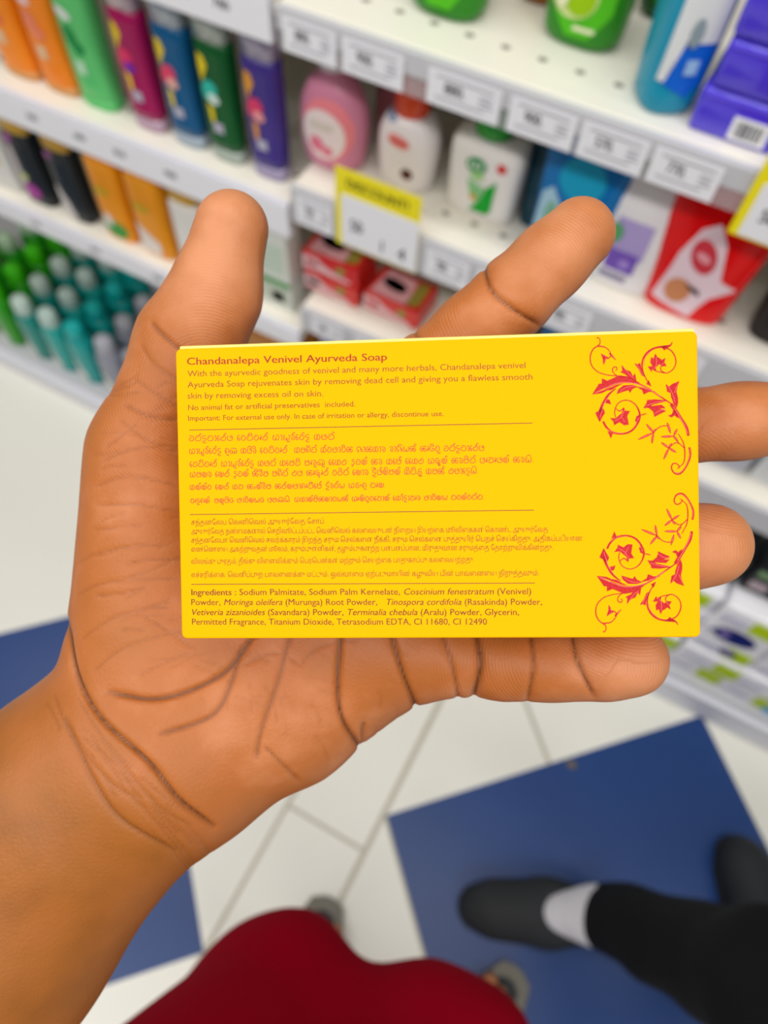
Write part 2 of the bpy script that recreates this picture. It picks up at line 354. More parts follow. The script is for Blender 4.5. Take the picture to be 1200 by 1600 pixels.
for s, a, b, cp in [
    ('චන්දනාලේප වෙනිවැල් ආයුර්වේද සබන්', (295, 689), (523, 686.5), 8.2),
    ('ආයුර්වේද ගුණ සපිරි වෙනිවැල්  සමගින් ස්වභාවික ශාකසාර රාශියක් කැටිවූ චන්දනාලේප', (295, 709), (757, 704), 8.2),
    ('වෙනිවැල් ආයුර්වේද සබන් සමෙහි මැරුණු සෛල ඉවත් කර සමේ සෛල අළුත් කරමින් පැහැපත් කරයි.', (296, 729.5), (834, 722), 8.2),
    ('අමතර තෙල් ඉවත් කිරීම මගින් ලප කැළැල් වලින් තොර දීප්තිමත් සිනිඳු සමක් ලබාදෙයි.', (296, 745.5), (748, 739.5), 8.2),
    ('සත්ත්ව තෙල් සහ කෘත්‍රිම කල්තබාගැනීමේ ද්‍රව්‍ය අඩංගු නැත.', (296, 765), (603, 761.5), 7.4),
    ('වැදගත්: මතුපිට භාවිතයට පමණයි. අසාත්මිකතාවයක් ඇතිවුවහොත් සෝදාහැර භාවිතය නවත්වන්න.', (297, 786), (757, 780), 7.0)]:
    sinhala(s, V, Fc, face(*a), face(*b), cp)
mesh('sinhala_text', V, Fc, INKH, soap)
for p, q in (((296, 672), (832, 661)), ((297, 804), (834, 797)), ((299, 913), (836, 911))):
    V, Fc = [], []; stroke_geo([face(*p), face(*q)], .00016, V, Fc, EPS, smooth=False); mesh('rule_line', V, Fc, INKD, soap)
# ---- red foil scrolls: traced once, mirrored for the lower one
Zp = lambda x, y: (880+x/5.0, 500+y/5.0)
S_W = [  # (points, widths in pixels)
 ([(262,140),(276,140),(288,160),(284,188),(262,206),(232,232),(211,285),(222,355),(275,408),(350,430),(420,437),(490,445)], [2,1.2,1.4,1.8,1.8,1.6,1.4,1.2,1.2]),
 ([(270,205),(325,212),(362,245),(370,280),(350,300),(325,298)], [2.2,1.4,1.2,1.6,1]),
 ([(362,258),(385,285),(412,312)], [3,2.6,.6]),
 ([(430,440),(398,420),(384,392),(394,370),(414,368),(420,385),(406,394)], [1.2,1.4,1.6,1.4,1]),
 ([(852,172),(838,196),(800,208),(745,212),(690,230),(645,268),(618,325),(620,395),(645,455),(675,500)], [1,2.4,3.2,2.6,3,2.6,2.2,1.6,1.2]),
 ([(760,212),(830,230),(868,275),(880,330),(860,382),(812,414),(772,402),(760,372),(785,352)], [2,1.8,1.8,1.6,1.5,1.6,1.4,1]),
 ([(700,388),(740,404),(800,414)], [1.2,1.4,1.4]),
 ([(330,535),(440,492),(560,492),(650,528),(745,590),(845,655)], [1,1.4,2.4,2.4,2.2,1.6]),
 ([(410,535),(352,585),(318,640),(292,705),(282,780)], [1.4,3,3.6,4.6,1.2]),
 ([(312,792),(338,838),(388,878),(470,888),(540,860),(588,790),(596,725),(558,655),(490,626),(428,652),(402,712),(410,765)], [3.2,3,3,2.6,3,3.4,1.8,1.4,1.4,1.4,1.2]),
 ([(410,690),(440,712),(470,690)], [1,1.6,1.6]),
 ([(600,745),(625,738),(652,730)], [.8,1.8,.8]),
 ([(842,655),(880,712),(925,775),(962,840),(978,905)], [5,5.4,3.6,4.6,3.6]),
 ([(985,995),(992,1060),(962,1140),(915,1200),(868,1196),(845,1155),(858,1122),(888,1124),(908,1150),(890,1160)], [3.2,3,2.4,2.2,2,1.8,1.6,1.6,1]),
 ([(905,1150),(940,1115),(950,1050),(940,965),(898,888)], [1,1.4,1.8,1.6,1]),
 ([(945,1000),(905,965),(870,962),(825,1000)], [1.4,1.4,1.4,1.2]),
 ([(905,965),(882,935),(862,912)], [1.2,1.6,1.4]),
 ([(705,885),(735,848),(775,828),(812,826)], [1,1.4,1.4,1.2]),
]
S_P = [
 [(295,262),(322,275),(352,292),(332,306),(328,330),(312,350),(310,310)],
 [(718,260),(735,290),(756,300),(770,312),(800,295),(790,330),(808,360),(770,362),(750,345),(722,372),(728,400),(695,382),(690,408),(660,362),(698,362),(680,332),(686,290),(706,302)],
 [(556,340),(580,345),(602,335),(608,370),(625,400),(640,445),(612,432),(590,385)],
 [(226,582),(265,520),(278,498),(302,496),(302,456),(345,474),(400,450),(440,432),(510,442),(565,472),(600,492),(560,490),(480,482),(400,496),(330,530)],
 [(226,582),(335,540),(420,506),(470,495),(420,520),(380,545),(340,552),(300,572)],
 [(455,350),(490,388),(525,402),(545,440),(560,415),(572,475),(525,458),(484,424),(446,408),(462,395)],
 [(418,578),(428,545),(470,510),(540,506),(582,520),(540,540),(522,570),(508,548),(470,560)],
 [(566,520),(620,528),(690,548),(722,562),(668,562),(628,582),(616,548)],
 [(250,725),(275,712),(290,680),(318,700),(326,725),(312,748),(285,798),(268,765)],
 [(338,618),(362,622),(374,660),(352,652),(330,650)],
 [(472,678),(484,708),(522,712),(500,748),(512,818),(474,822),(440,798),(398,822),(392,795),(366,765),(412,768),(438,742),(460,725)],
 [(346,868),(388,888),(372,926),(360,900)],
 [(572,750),(598,742),(580,800),(560,790)],
 [(800,500),(828,520),(850,500),(908,476),(890,530),(885,565),(896,605),(898,650),(884,690),(862,655),(842,600),(838,570),(812,562)],
 [(625,690),(650,650),(655,625),(720,620),(812,628),(780,642),(700,660),(670,685)],
 [(660,680),(710,668),(770,662),(800,690),(752,690),(804,712),(748,738),(712,758),(702,715)],
 [(818,748),(848,736),(862,700),(886,720),(900,770),(868,745),(848,762)],
 [(745,205),(820,196),(840,205),(800,228),(790,240),(775,222)],
 [(668,470),(690,520),(648,500)],
]
S_PETAL = [((825,1000),(765,955)),((825,1000),(784,1090)),((825,1000),(884,1035)),((825,1000),(848,962)),((862,908),(762,912)),((862,908),(890,850)),((862,908),(896,945)),
           ((705,880),(648,812)),((705,880),(582,935)),((705,880),(692,966)),((838,885),(812,800)),((705,880),(722,850))]
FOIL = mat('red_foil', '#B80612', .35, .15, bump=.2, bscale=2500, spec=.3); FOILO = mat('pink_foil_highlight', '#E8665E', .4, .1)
mid = face(1000, 757)[1]
def scroll(flip):
    V, Fc, V2, F2 = [], [], [], []
    def fp(p):
        q = face(*Zp(*p))
        return np.array([q[0]+(.00045 if flip else 0), 2*mid-q[1] if flip else q[1]])
    for pts, ws in S_W: stroke_geo([fp(p) for p in pts], [w*F2MM for w in ws], V, Fc, EPS*1.5, 6)
    for a, b in S_PETAL:
        a, b = np.array(a, float), np.array(b, float); d = b-a; nrm = np.array([-d[1], d[0]])
        stroke_geo([fp(a), fp(a+d*.35), fp(a+d*.7), fp(b)], [.8*F2MM, 3.6*F2MM, 3.2*F2MM, .5*F2MM], V, Fc, EPS*1.5, 4)
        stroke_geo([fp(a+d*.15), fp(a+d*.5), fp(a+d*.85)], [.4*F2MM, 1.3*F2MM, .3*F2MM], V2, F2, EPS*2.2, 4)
    from mathutils.geometry import tessellate_polygon
    for poly in S_P:
        q = [fp(p) for p in poly]; k = len(V); V += [(p[0], p[1], EPS*1.5) for p in q]
        Fc += [tuple(k+i for i in t) for t in tessellate_polygon([[Vector((p[0], p[1], 0)) for p in q]])]
    for pts, w in [([(250,570),(340,525),(440,490),(540,492),(640,525),(760,600)], 1.6), ([(300,720),(320,650),(360,590)], 1.4), ([(285,770),(298,720)], 1.2), ([(470,370),(510,420),(550,455)], 1.1), ([(440,560),(500,525),(560,518)], 1.1),
                   ([(640,535),(700,555)], 1.1), ([(725,290),(728,345),(708,385)], 1.2), ([(760,360),(790,330)], 1), ([(690,240),(645,285),(628,350)], 1), ([(575,345),(605,400),(625,432)], 1), ([(400,790),(450,760),(480,700)], 1.1),
                   ([(450,745),(480,800)], 1), ([(340,850),(400,880),(470,885)], 1), ([(590,760),(560,830)], 1.2), ([(650,670),(720,645),(800,635)], 1.2), ([(710,735),(760,705),(800,700)], 1.1), ([(815,515),(850,570),(872,640)], 1.3), ([(895,500),(868,570)], 1.2),
                   ([(860,680),(900,740),(945,820),(972,890)], 1.6), ([(988,1005),(988,1060),(960,1135),(912,1192),(872,1188)], 1), ([(310,270),(335,295),(318,335)], .9), ([(372,270),(400,300)], .9)]:
        stroke_geo([fp(p) for p in pts], w*.62*F2MM, V2, F2, EPS*2.2, 5)
    o = mesh('scroll_ornament', V, Fc, FOIL, soap); o['label'] = ('lower' if flip else 'upper')+' red foil leaf scroll'
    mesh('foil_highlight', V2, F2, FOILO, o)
scroll(False); scroll(True)
# ================================================================== the person holding it: arm and hand
skin = bpy.data.materials.new('skin'); skin.use_nodes = True
def build_skin(m):
    nt = m.node_tree; b = nt.nodes['Principled BSDF']; N = nt.nodes.new; Lk = nt.links.new
    tone = N('ShaderNodeAttribute'); tone.attribute_name = 'tone'; cre = N('ShaderNodeAttribute'); cre.attribute_name = 'crease'
    tc = N('ShaderNodeTexCoord')
    n1 = N('ShaderNodeTexNoise'); n1.inputs['Scale'].default_value = 70; n1.inputs['Detail'].default_value = 4
    n2 = N('ShaderNodeTexNoise'); n2.inputs['Scale'].default_value = 420; n2.inputs['Detail'].default_value = 3
    for n in (n1, n2): Lk(tc.outputs['Object'], n.inputs['Vector'])
    ramp = N('ShaderNodeValToRGB'); e = ramp.color_ramp.elements
    e[0].position = 0; e[0].color = lin('#CC875C'); e[1].position = 1; e[1].color = lin('#78460F')
    k = ramp.color_ramp.elements.new(.62); k.color = lin('#9E5D20'); k3 = ramp.color_ramp.elements.new(.28); k3.color = lin('#B0662F')
    add = N('ShaderNodeMath'); add.operation = 'MULTIPLY_ADD'; add.inputs[1].default_value = .62; Lk(n1.outputs['Fac'], add.inputs[0])
    sub = N('ShaderNodeMath'); sub.operation = 'SUBTRACT'; sub.inputs[1].default_value = .31; Lk(tone.outputs['Fac'], sub.inputs[0]); Lk(sub.outputs[0], add.inputs[2]); Lk(add.outputs[0], ramp.inputs['Fac'])
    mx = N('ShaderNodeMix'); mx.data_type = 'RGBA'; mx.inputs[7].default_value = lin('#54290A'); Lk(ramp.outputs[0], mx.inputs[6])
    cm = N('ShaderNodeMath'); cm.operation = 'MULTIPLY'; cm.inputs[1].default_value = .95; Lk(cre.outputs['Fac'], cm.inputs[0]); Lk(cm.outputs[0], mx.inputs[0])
    Lk(mx.outputs[2], b.inputs['Base Color'])
    b.inputs['Roughness'].default_value = .48; b.inputs['Specular IOR Level'].default_value = .4
    b.inputs['Subsurface Weight'].default_value = .10; b.inputs['Subsurface Radius'].default_value = (1, .35, .2); b.inputs['Subsurface Scale'].default_value = .003
    rc = N('ShaderNodeAttribute'); rc.attribute_name = 'ridge'; rk = N('ShaderNodeAttribute'); rk.attribute_name = 'ridge_area'
    rn = N('ShaderNodeMath'); rn.operation = 'MULTIPLY_ADD'; rn.inputs[1].default_value = 5.0; Lk(n1.outputs['Fac'], rn.inputs[0]); Lk(rc.outputs['Fac'], rn.inputs[2])
    wv = N('ShaderNodeMath'); wv.operation = 'SINE'; Lk(rn.outputs[0], wv.inputs[0])
    wm = N('ShaderNodeMath'); wm.operation = 'MULTIPLY'; Lk(wv.outputs[0], wm.inputs[0]); rh = N('ShaderNodeMath'); rh.operation = 'MULTIPLY'; rh.inputs[1].default_value = .55; Lk(rk.outputs['Fac'], rh.inputs[0]); Lk(rh.outputs[0], wm.inputs[1])
    hm = N('ShaderNodeMath'); hm.operation = 'MULTIPLY_ADD'; hm.inputs[1].default_value = .9; Lk(n2.outputs['Fac'], hm.inputs[0]); Lk(wm.outputs[0], hm.inputs[2])
    vo = N('ShaderNodeTexVoronoi'); vo.feature = 'DISTANCE_TO_EDGE'; vo.inputs['Scale'].default_value = 780; Lk(tc.outputs['Object'], vo.inputs['Vector'])
    vm = N('ShaderNodeMath'); vm.operation = 'MULTIPLY_ADD'; vm.inputs[1].default_value = 2.2; Lk(vo.outputs['Distance'], vm.inputs[0]); Lk(hm.outputs[0], vm.inputs[2]); hm = vm
    bp = N('ShaderNodeBump'); bp.inputs['Strength'].default_value = .34; bp.inputs['Distance'].default_value = .00010; Lk(hm.outputs[0], bp.inputs['Height']); Lk(bp.outputs[0], b.inputs['Normal'])
build_skin(skin)
holder = thing('person', 'person in a maroon garment and sandals, holding the yellow carton in one hand', 'person', (.06, -.16, 0))
def r_px(r, d): return r*d/F_PX
def chain(*pts):   # (x, y, depth, radius px)
    return [(px(x, y, d), r_px(r, d)) for x, y, d, r in pts]
FINGERS = [
 chain((470,770,.184,84), (672,588,.178,66), (800,466,.173,60), (905,366,.170,55)),       # index
 chain((545,830,.184,84), (850,712,.177,66), (1010,672,.170,60), (1275,648,.166,55)),     # middle
 chain((590,910,.184,84), (860,882,.178,66), (1000,860,.172,63), (1108,851,.167,64)),     # ring
 chain((610,1000,.183,86), (788,1030,.175,60), (885,1034,.171,56), (986,1030,.168,57)),   # little
]
THUMB = chain((228,1000,.188,100), (228,705,.182,82), (297,536,.181,77), (336,462,.178,66), (362,357,.175,57))
PALM = [chain((250,1120,.190,110), (470,770,.186,90)), chain((270,1130,.190,110), (545,830,.187,88)), chain((300,1150,.190,108), (590,910,.187,88)), chain((335,1165,.189,106), (452,1110,.188,110), (612,1012,.186,90))]
THENAR = chain((240,790,.184,86), (238,955,.187,104))
ARM = [chain((206,1128,.190,108), (92,1238,.190,122), (-100,1425,.190,150), (-330,1660,.190,185)), chain((238,1202,.190,112), (-4,1490,.190,128), (-170,1700,.190,150), (-330,1930,.190,185))]
def seg_chain(p, ch, k=.004):
    d = None
    for (a, ra), (b, rb) in zip(ch[:-1], ch[1:]):
        q = cap_d(p, a, b, ra, rb); d = q if d is None else smin(d, q, k)
    return d
def hand_sdf(p):
    pm = None
    for ch in PALM: q = seg_chain(p, ch); pm = q if pm is None else smin(pm, q, .014)
    am = smin(seg_chain(p, ARM[0], .02), seg_chain(p, ARM[1], .02), .03)
    d = smin(pm, am, .016)
    d = smin(d, seg_chain(p, THENAR), .012)
    th = seg_chain(p, THUMB, .005)
    out = smin(d, th, .010)
    for ch in FINGERS:
        f = seg_chain(p, ch, .003)
        # soft pads on the palm side of each segment
        for (a, ra), (b, rb) in zip(ch[:-1], ch[1:]):
            m = a*.45+b*.55; f = smin(f, ball_d(p, m+np.array([0, 0, -.0012]), min(ra, rb)*.97), .004)
        out = np.minimum(out, smin(d, f, .008))
    a, b = THUMB[-2][0], THUMB[-1][0]
    return out
lo = np.array([-.113, -.088, .146]); hi = np.array([.125, .142, .222])
V, Fq = surface_net(hand_sdf, lo, hi, .0011); V, N = project(hand_sdf, V, 2)
# finer quads, drawn back onto the surface
me = bpy.data.meshes.new('arm_and_hand'); me.from_pydata(V.tolist(), [], Fq.tolist()); me.update()
tmp = link('arm_and_hand', me, skin); ms = tmp.modifiers.new('s', 'SUBSURF'); ms.subdivision_type = 'SIMPLE'; ms.levels = 1; ms.render_levels = 1
me2 = bpy.data.meshes.new_from_object(tmp.evaluated_get(bpy.context.evaluated_depsgraph_get())); bpy.data.objects.remove(tmp); me2.name = 'arm_and_hand'
nV = len(me2.vertices); V = np.empty(nV*3); me2.vertices.foreach_get('co', V); V = V.reshape(-1, 3)
V, N = project(hand_sdf, V, 1)
# fine skin lines crossing the ball of the thumb, the wrist and the finger roots
rg = random.Random(11)
FINE = []
for i in range(34):
    x, y, a, L = rg.uniform(125, 270), rg.uniform(600, 1060), rg.gauss(-.25, .22), rg.uniform(35, 95)
    FINE.append(([(x, y), (x+L*.5*math.cos(a)+rg.uniform(-3, 3), y+L*.5*math.sin(a)+rg.uniform(-5, 5)), (x+L*math.cos(a), y+L*math.sin(a)+rg.uniform(-6, 6))], rg.uniform(.15, .4), 2.4))
for i in range(26):
    t = rg.uniform(0, 1); x, y = 95+t*190+rg.uniform(-35, 10), 1075+t*215+rg.uniform(-10, 30); a, L = .85+rg.gauss(0, .12), rg.uniform(40, 110)
    FINE.append(([(x, y), (x+L*.5*math.cos(a), y+L*.5*math.sin(a)+rg.uniform(-5, 5)), (x+L*math.cos(a), y+L*math.sin(a))], rg.uniform(.15, .38), 2.6))
for i in range(26):
    x, y, a, L = rg.uniform(300, 640), rg.uniform(1000, 1150), rg.choice((1.5, .3, 1.2))+rg.gauss(0, .2), rg.uniform(25, 70)
    FINE.append(([(x, y), (x+L*.5*math.cos(a)+3, y+L*.5*math.sin(a)), (x+L*math.cos(a), y+L*math.sin(a))], rg.uniform(.1, .26), 2.4))
# creases: (polyline in pixels, depth mm, half-width px)
CREASES = [
 ([(102,965),(117,1052),(157,1122),(233,1192),(280,1250),(335,1292)], 1.4, 4.5), ([(99,1120),(146,1220),(192,1282),(274,1330)], .8, 4), ([(85,1085),(110,1150),(170,1220),(215,1250)], .4, 3), ([(120,1090),(180,1180),(250,1262),(300,1290)], .4, 3),
 ([(400,985),(385,1008),(352,1050),(292,1081),(233,1092),(170,1082)], 1.2, 5), ([(376,1010),(356,1081),(327,1122),(251,1147)], .9, 5), ([(455,985),(437,1057),(408,1145),(402,1185)], .7, 5),
 ([(531,985),(528,1075),(537,1127),(566,1172)], 1.4, 4.5), ([(569,1130),(566,1172)], .8, 3.5), ([(610,985),(630,1057),(655,1118)], 1.5, 4), ([(414,1168),(467,1221)], .6, 3.5), ([(690,985),(708,1050),(716,1095)], .8, 4),
 ([(745,985),(750,1040),(740,1092)], 1.5, 5), ([(828,990),(832,1040),(824,1095)], .9, 4), ([(893,990),(902,1035),(926,1088)], 1.0, 4.5),
 ([(752,405),(765,450),(800,482),(842,508)], 1.1, 4), ([(640,500),(648,520),(664,545)], .7, 4),
 ([(236,505),(255,525),(285,548),(320,560)], .9, 4), ([(205,590),(250,620),(285,640)], .4, 3), ([(195,632),(233,650),(280,656)], .6, 3), ([(185,655),(235,690),(285,700)], .4, 3), ([(160,720),(220,700),(280,705)], .35, 3),
 ([(150,760),(205,745),(280,760)], .35, 3), ([(150,790),(215,790),(280,800)], .3, 3), ([(120,930),(170,910),(280,905)], .3, 3), ([(125,1000),(180,965),(270,940)], .3, 3), ([(145,1050),(200,1010),(290,985)], .3, 3), ([(120,880),(170,860),(270,850)], .25, 3),
 ([(220,540),(245,575),(290,600)], .35, 3), ([(470,1040),(500,1010),(560,1000)], .3, 4), ([(380,1040),(430,1020),(470,1040)], .3, 4),
]
proj = np.stack([V[:, 0]/V[:, 2]*F_PX+600, V[:, 1]/V[:, 2]*F_PX+800], 1)
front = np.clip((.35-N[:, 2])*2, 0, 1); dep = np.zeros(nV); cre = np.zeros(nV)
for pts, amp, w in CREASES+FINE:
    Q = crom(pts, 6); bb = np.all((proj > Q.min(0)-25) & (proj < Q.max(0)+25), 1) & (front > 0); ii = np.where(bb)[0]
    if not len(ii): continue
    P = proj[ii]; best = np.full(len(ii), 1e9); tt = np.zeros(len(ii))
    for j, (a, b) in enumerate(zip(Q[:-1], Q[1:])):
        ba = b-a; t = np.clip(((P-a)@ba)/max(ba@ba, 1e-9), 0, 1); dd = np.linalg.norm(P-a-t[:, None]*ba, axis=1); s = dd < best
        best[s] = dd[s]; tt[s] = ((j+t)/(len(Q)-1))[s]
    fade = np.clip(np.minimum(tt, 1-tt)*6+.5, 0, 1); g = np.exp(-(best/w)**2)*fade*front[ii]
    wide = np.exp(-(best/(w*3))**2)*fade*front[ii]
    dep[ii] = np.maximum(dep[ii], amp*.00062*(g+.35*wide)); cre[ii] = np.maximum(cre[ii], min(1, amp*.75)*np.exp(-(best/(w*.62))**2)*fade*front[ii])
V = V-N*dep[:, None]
# pigment: the palm is paler than the back of the hand and the forearm
wr = np.array([px(60, 1000, .19), px(360, 1300, .19)]); axis = _unit(px(470, 770, .19)-px(130, 1200, .19))
s = (V-px(215, 1165, .19))@axis
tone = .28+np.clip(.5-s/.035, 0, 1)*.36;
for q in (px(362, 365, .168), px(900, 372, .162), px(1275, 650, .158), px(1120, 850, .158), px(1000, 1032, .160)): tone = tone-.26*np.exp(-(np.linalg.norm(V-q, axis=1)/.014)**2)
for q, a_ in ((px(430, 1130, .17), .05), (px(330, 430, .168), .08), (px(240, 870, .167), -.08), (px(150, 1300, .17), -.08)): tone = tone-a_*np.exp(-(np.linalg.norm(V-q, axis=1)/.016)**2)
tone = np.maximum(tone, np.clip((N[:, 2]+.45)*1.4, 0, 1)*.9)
# friction ridges arching round the pads of the thumb and fingertips
PADS = [(322,600,.172), (800,470,.165), (1160,665,.160), (1010,862,.160), (880,1036,.160)]
ridge = np.zeros(nV); rarea = np.zeros(nV)
for i, (a, b, c) in enumerate(PADS):
    q = px(a, b, c); dd = np.linalg.norm((V-q)*np.array([1, 1, .6]), axis=1); w = np.clip((.034-dd)/.010, 0, 1)*np.clip((dd-.006)/.006, 0, 1)*front; s_ = w > rarea
    ridge[s_] = (dd*2*math.pi/.00072)[s_]; rarea[s_] = w[s_]
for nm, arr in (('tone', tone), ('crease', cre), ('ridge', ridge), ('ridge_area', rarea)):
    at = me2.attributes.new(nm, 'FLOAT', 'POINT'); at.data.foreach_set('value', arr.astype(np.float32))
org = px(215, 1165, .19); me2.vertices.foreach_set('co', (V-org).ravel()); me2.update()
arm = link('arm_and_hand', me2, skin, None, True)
mw = Matrix.Translation(to_world(org)) @ Matrix(R.tolist()).to_4x4()
arm.parent = holder; bpy.context.view_layer.update(); arm.matrix_parent_inverse = holder.matrix_world.inverted(); arm.matrix_basis = mw
# ================================================================== floor, gondola shelving
floor_m = bpy.data.materials.new('floor_tiles'); floor_m.use_nodes = True
def build_floor(m):
    nt = m.node_tree; b = nt.nodes['Principled BSDF']; N = nt.nodes.new; Lk = nt.links.new
    tc = N('ShaderNodeTexCoord'); sp = N('ShaderNodeSeparateXYZ'); Lk(tc.outputs['Object'], sp.inputs[0]); X, Y = sp.outputs[0], sp.outputs[1]
    def M(op, a, c=None, d=None):
        n = N('ShaderNodeMath'); n.operation = op
        for i, v in enumerate((a, c, d)):
            if v is None: continue
            if isinstance(v, (int, float)): n.inputs[i].default_value = v
            else: Lk(v, n.inputs[i])
        return n.outputs[0]
    def diamond(cx, cy, s): return M('LESS_THAN', M('ADD', M('ABSOLUTE', M('SUBTRACT', X, cx)), M('ABSOLUTE', M('SUBTRACT', Y, cy))), s)
    # two staggered rows of blue diamonds, the rows on either side of the pale band
    blue = M('MAXIMUM', diamond(.424, .1635, .447), diamond(-.640, -.160, .455))
    for c in ((1.318, .1635, .44), (-1.55, -.16, .44), (.424, -.74, .44), (-.64, -1.07, .44)): blue = M('MAXIMUM', blue, diamond(*c))
    def band(v, c, w): return M('LESS_THAN', M('ABSOLUTE', M('SUBTRACT', v, c)), w)
    j = M('MAXIMUM', band(X, -.185, .004), band(X, -.028, .005))
    inb = M('MULTIPLY', M('GREATER_THAN', X, -.185), M('LESS_THAN', X, -.028))
    yy = M('ABSOLUTE', M('SUBTRACT', M('FRACT', M('DIVIDE', M('SUBTRACT', Y, .095-.157+5.024), .314)), .5))
    j = M('MAXIMUM', j, M('MULTIPLY', inb, M('LESS_THAN', yy, .011)))
    s = M('ADD', X, Y)
    j = M('MAXIMUM', j, M('MULTIPLY', M('GREATER_THAN', X, -.028), M('LESS_THAN', M('ABSOLUTE', M('SUBTRACT', M('FRACT', M('DIVIDE', M('ADD', s, 9.45), .446)), .5)), .012)))
    j = M('MULTIPLY', j, M('SUBTRACT', 1, blue))
    def mix(f, a, c):
        n = N('ShaderNodeMix'); n.data_type = 'RGBA'
        Lk(f, n.inputs[0])
        for i, v in ((6, a), (7, c)):
            if isinstance(v, tuple): n.inputs[i].default_value = v
            else: Lk(v, n.inputs[i])
        return n.outputs[2]
    nz = N('ShaderNodeTexNoise'); nz.inputs['Scale'].default_value = 3; nz.inputs['Detail'].default_value = 6; Lk(tc.outputs['Object'], nz.inputs['Vector'])
    mot = M('MULTIPLY', nz.outputs['Fac'], .5)
    white = mix(mot, lin('#F4F4EC'), lin('#E8E6D8')); bl = mix(mot, lin('#0C3A76'), lin('#294890'))
    col = mix(j, white, lin('#BDB9A6')); col = mix(blue, col, bl)
    chip = M('LESS_THAN', M('ADD', M('POWER', M('SUBTRACT', X, .236), 2), M('MULTIPLY', M('POWER', M('SUBTRACT', Y, .404), 2), 2)), .00009)
    col = mix(chip, col, lin('#6E6248'))
    Lk(col, b.inputs['Base Color']); b.inputs['Roughness'].default_value = .34; b.inputs['Specular IOR Level'].default_value = .45
build_floor(floor_m)
fl = mesh('floor', [(-4, -3, 0), (4, -3, 0), (4, 3, 0), (-4, 3, 0)], [(0, 1, 2, 3)], floor_m); tag(fl, 'white and blue diamond tiled shop floor', None, None, 'structure')
SHELF = mat('cream_shelf_enamel', '#EFEBDD', .38); BACK = mat('beige_back_panel', '#B9B4A8', .5); RAIL = mat('white_price_strip', '#E3E4EE', .35)
GREYR = mat('grey_shelf_edge', '#C9CACF', .35); PAPER = mat('white_paper', '#EEEFF5', .55); INKB = mat('black_print', '#2B2D33', .6)
CLEAR = mat('clear_label_holder', '#D8D8DC', .15, alpha=.28); 
def punched(m):   # a row of small punched holes behind the front lip of each shelf
    nt = m.node_tree; b = nt.nodes['Principled BSDF']; N = nt.nodes.new; Lk = nt.links.new
    tc = N('ShaderNodeTexCoord'); sp = N('ShaderNodeSeparateXYZ'); Lk(tc.outputs['Object'], sp.inputs[0])
    def M(op, a, c):
        n = N('ShaderNodeMath'); n.operation = op
        for i, v in enumerate((a, c)):
            if isinstance(v, (int, float)): n.inputs[i].default_value = v
            else: Lk(v, n.inputs[i])
        return n.outputs[0]
    fx = M('MULTIPLY', M('SUBTRACT', M('FRACT', M('DIVIDE', M('ADD', sp.outputs[0], 10), .036), 0), .5), .036); fy = M('SUBTRACT', sp.outputs[1], -.152)
    d = M('LESS_THAN', M('ADD', M('MULTIPLY', fx, fx), M('MULTIPLY', M('MULTIPLY', fy, fy), 1.6)), .0000225)
    mx = N('ShaderNodeMix'); mx.data_type = 'RGBA'; mx.inputs[6].default_value = lin('#F2EEE2'); mx.inputs[7].default_value = lin('#8A877C'); Lk(d, mx.inputs[0]); Lk(mx.outputs[2], b.inputs['Base Color'])
punched(SHELF)
YF = .615
def gondola(name, label, x0, x1, shelves, base_top):
    t = thing(name, label, 'shelf unit', ((x0+x1)/2, YF+.2, 0)); ox, oy = (x0+x1)/2, YF+.2
    def pb(nm, a, b, m, bev=.002):
        return box(nm, (a[0]-ox, a[1]-oy, a[2]), (b[0]-ox, b[1]-oy, b[2]), m, t, bev)
    pb('back_panel', (x0, YF+.40, 0), (x1, YF+.415, 1.75), BACK)
    pb('base', (x0, YF, 0), (x1, YF+.40, base_top), GREYR, .004)
    for xx in (x0, x1): pb('upright', (xx-.006, YF+.365, 0), (xx+.006, YF+.40, 1.75), GREYR)
    pb('kick_strip', (x0+.002, YF-.012, .004), (x1-.002, YF+.002, base_top-.018), RAIL)
    for z, drop in shelves:
        sh = pb('shelf', (x0+.003, YF+.004, z-.022), (x1-.003, YF+.398, z), SHELF, .003)
        pb('price_rail', (x0+.003, YF-.004, z-drop), (x1-.003, YF+.004, z), RAIL if name == 'gondola_shelving' and x0 < -1 else GREYR, .0015)
    return t
XD = -.432
gondola('gondola_shelving', 'left shelf bay of tubes and bottles with a continuous white price strip', -1.75, XD, [(1.03, .045), (.80, .05), (.58, .038)], .075)
gondola('gondola_shelving', 'right shelf bay of hand washes and soaps with separate price tags', XD, 1.1, [(1.024, .022), (.83, .05), (.635, .042)], .10)
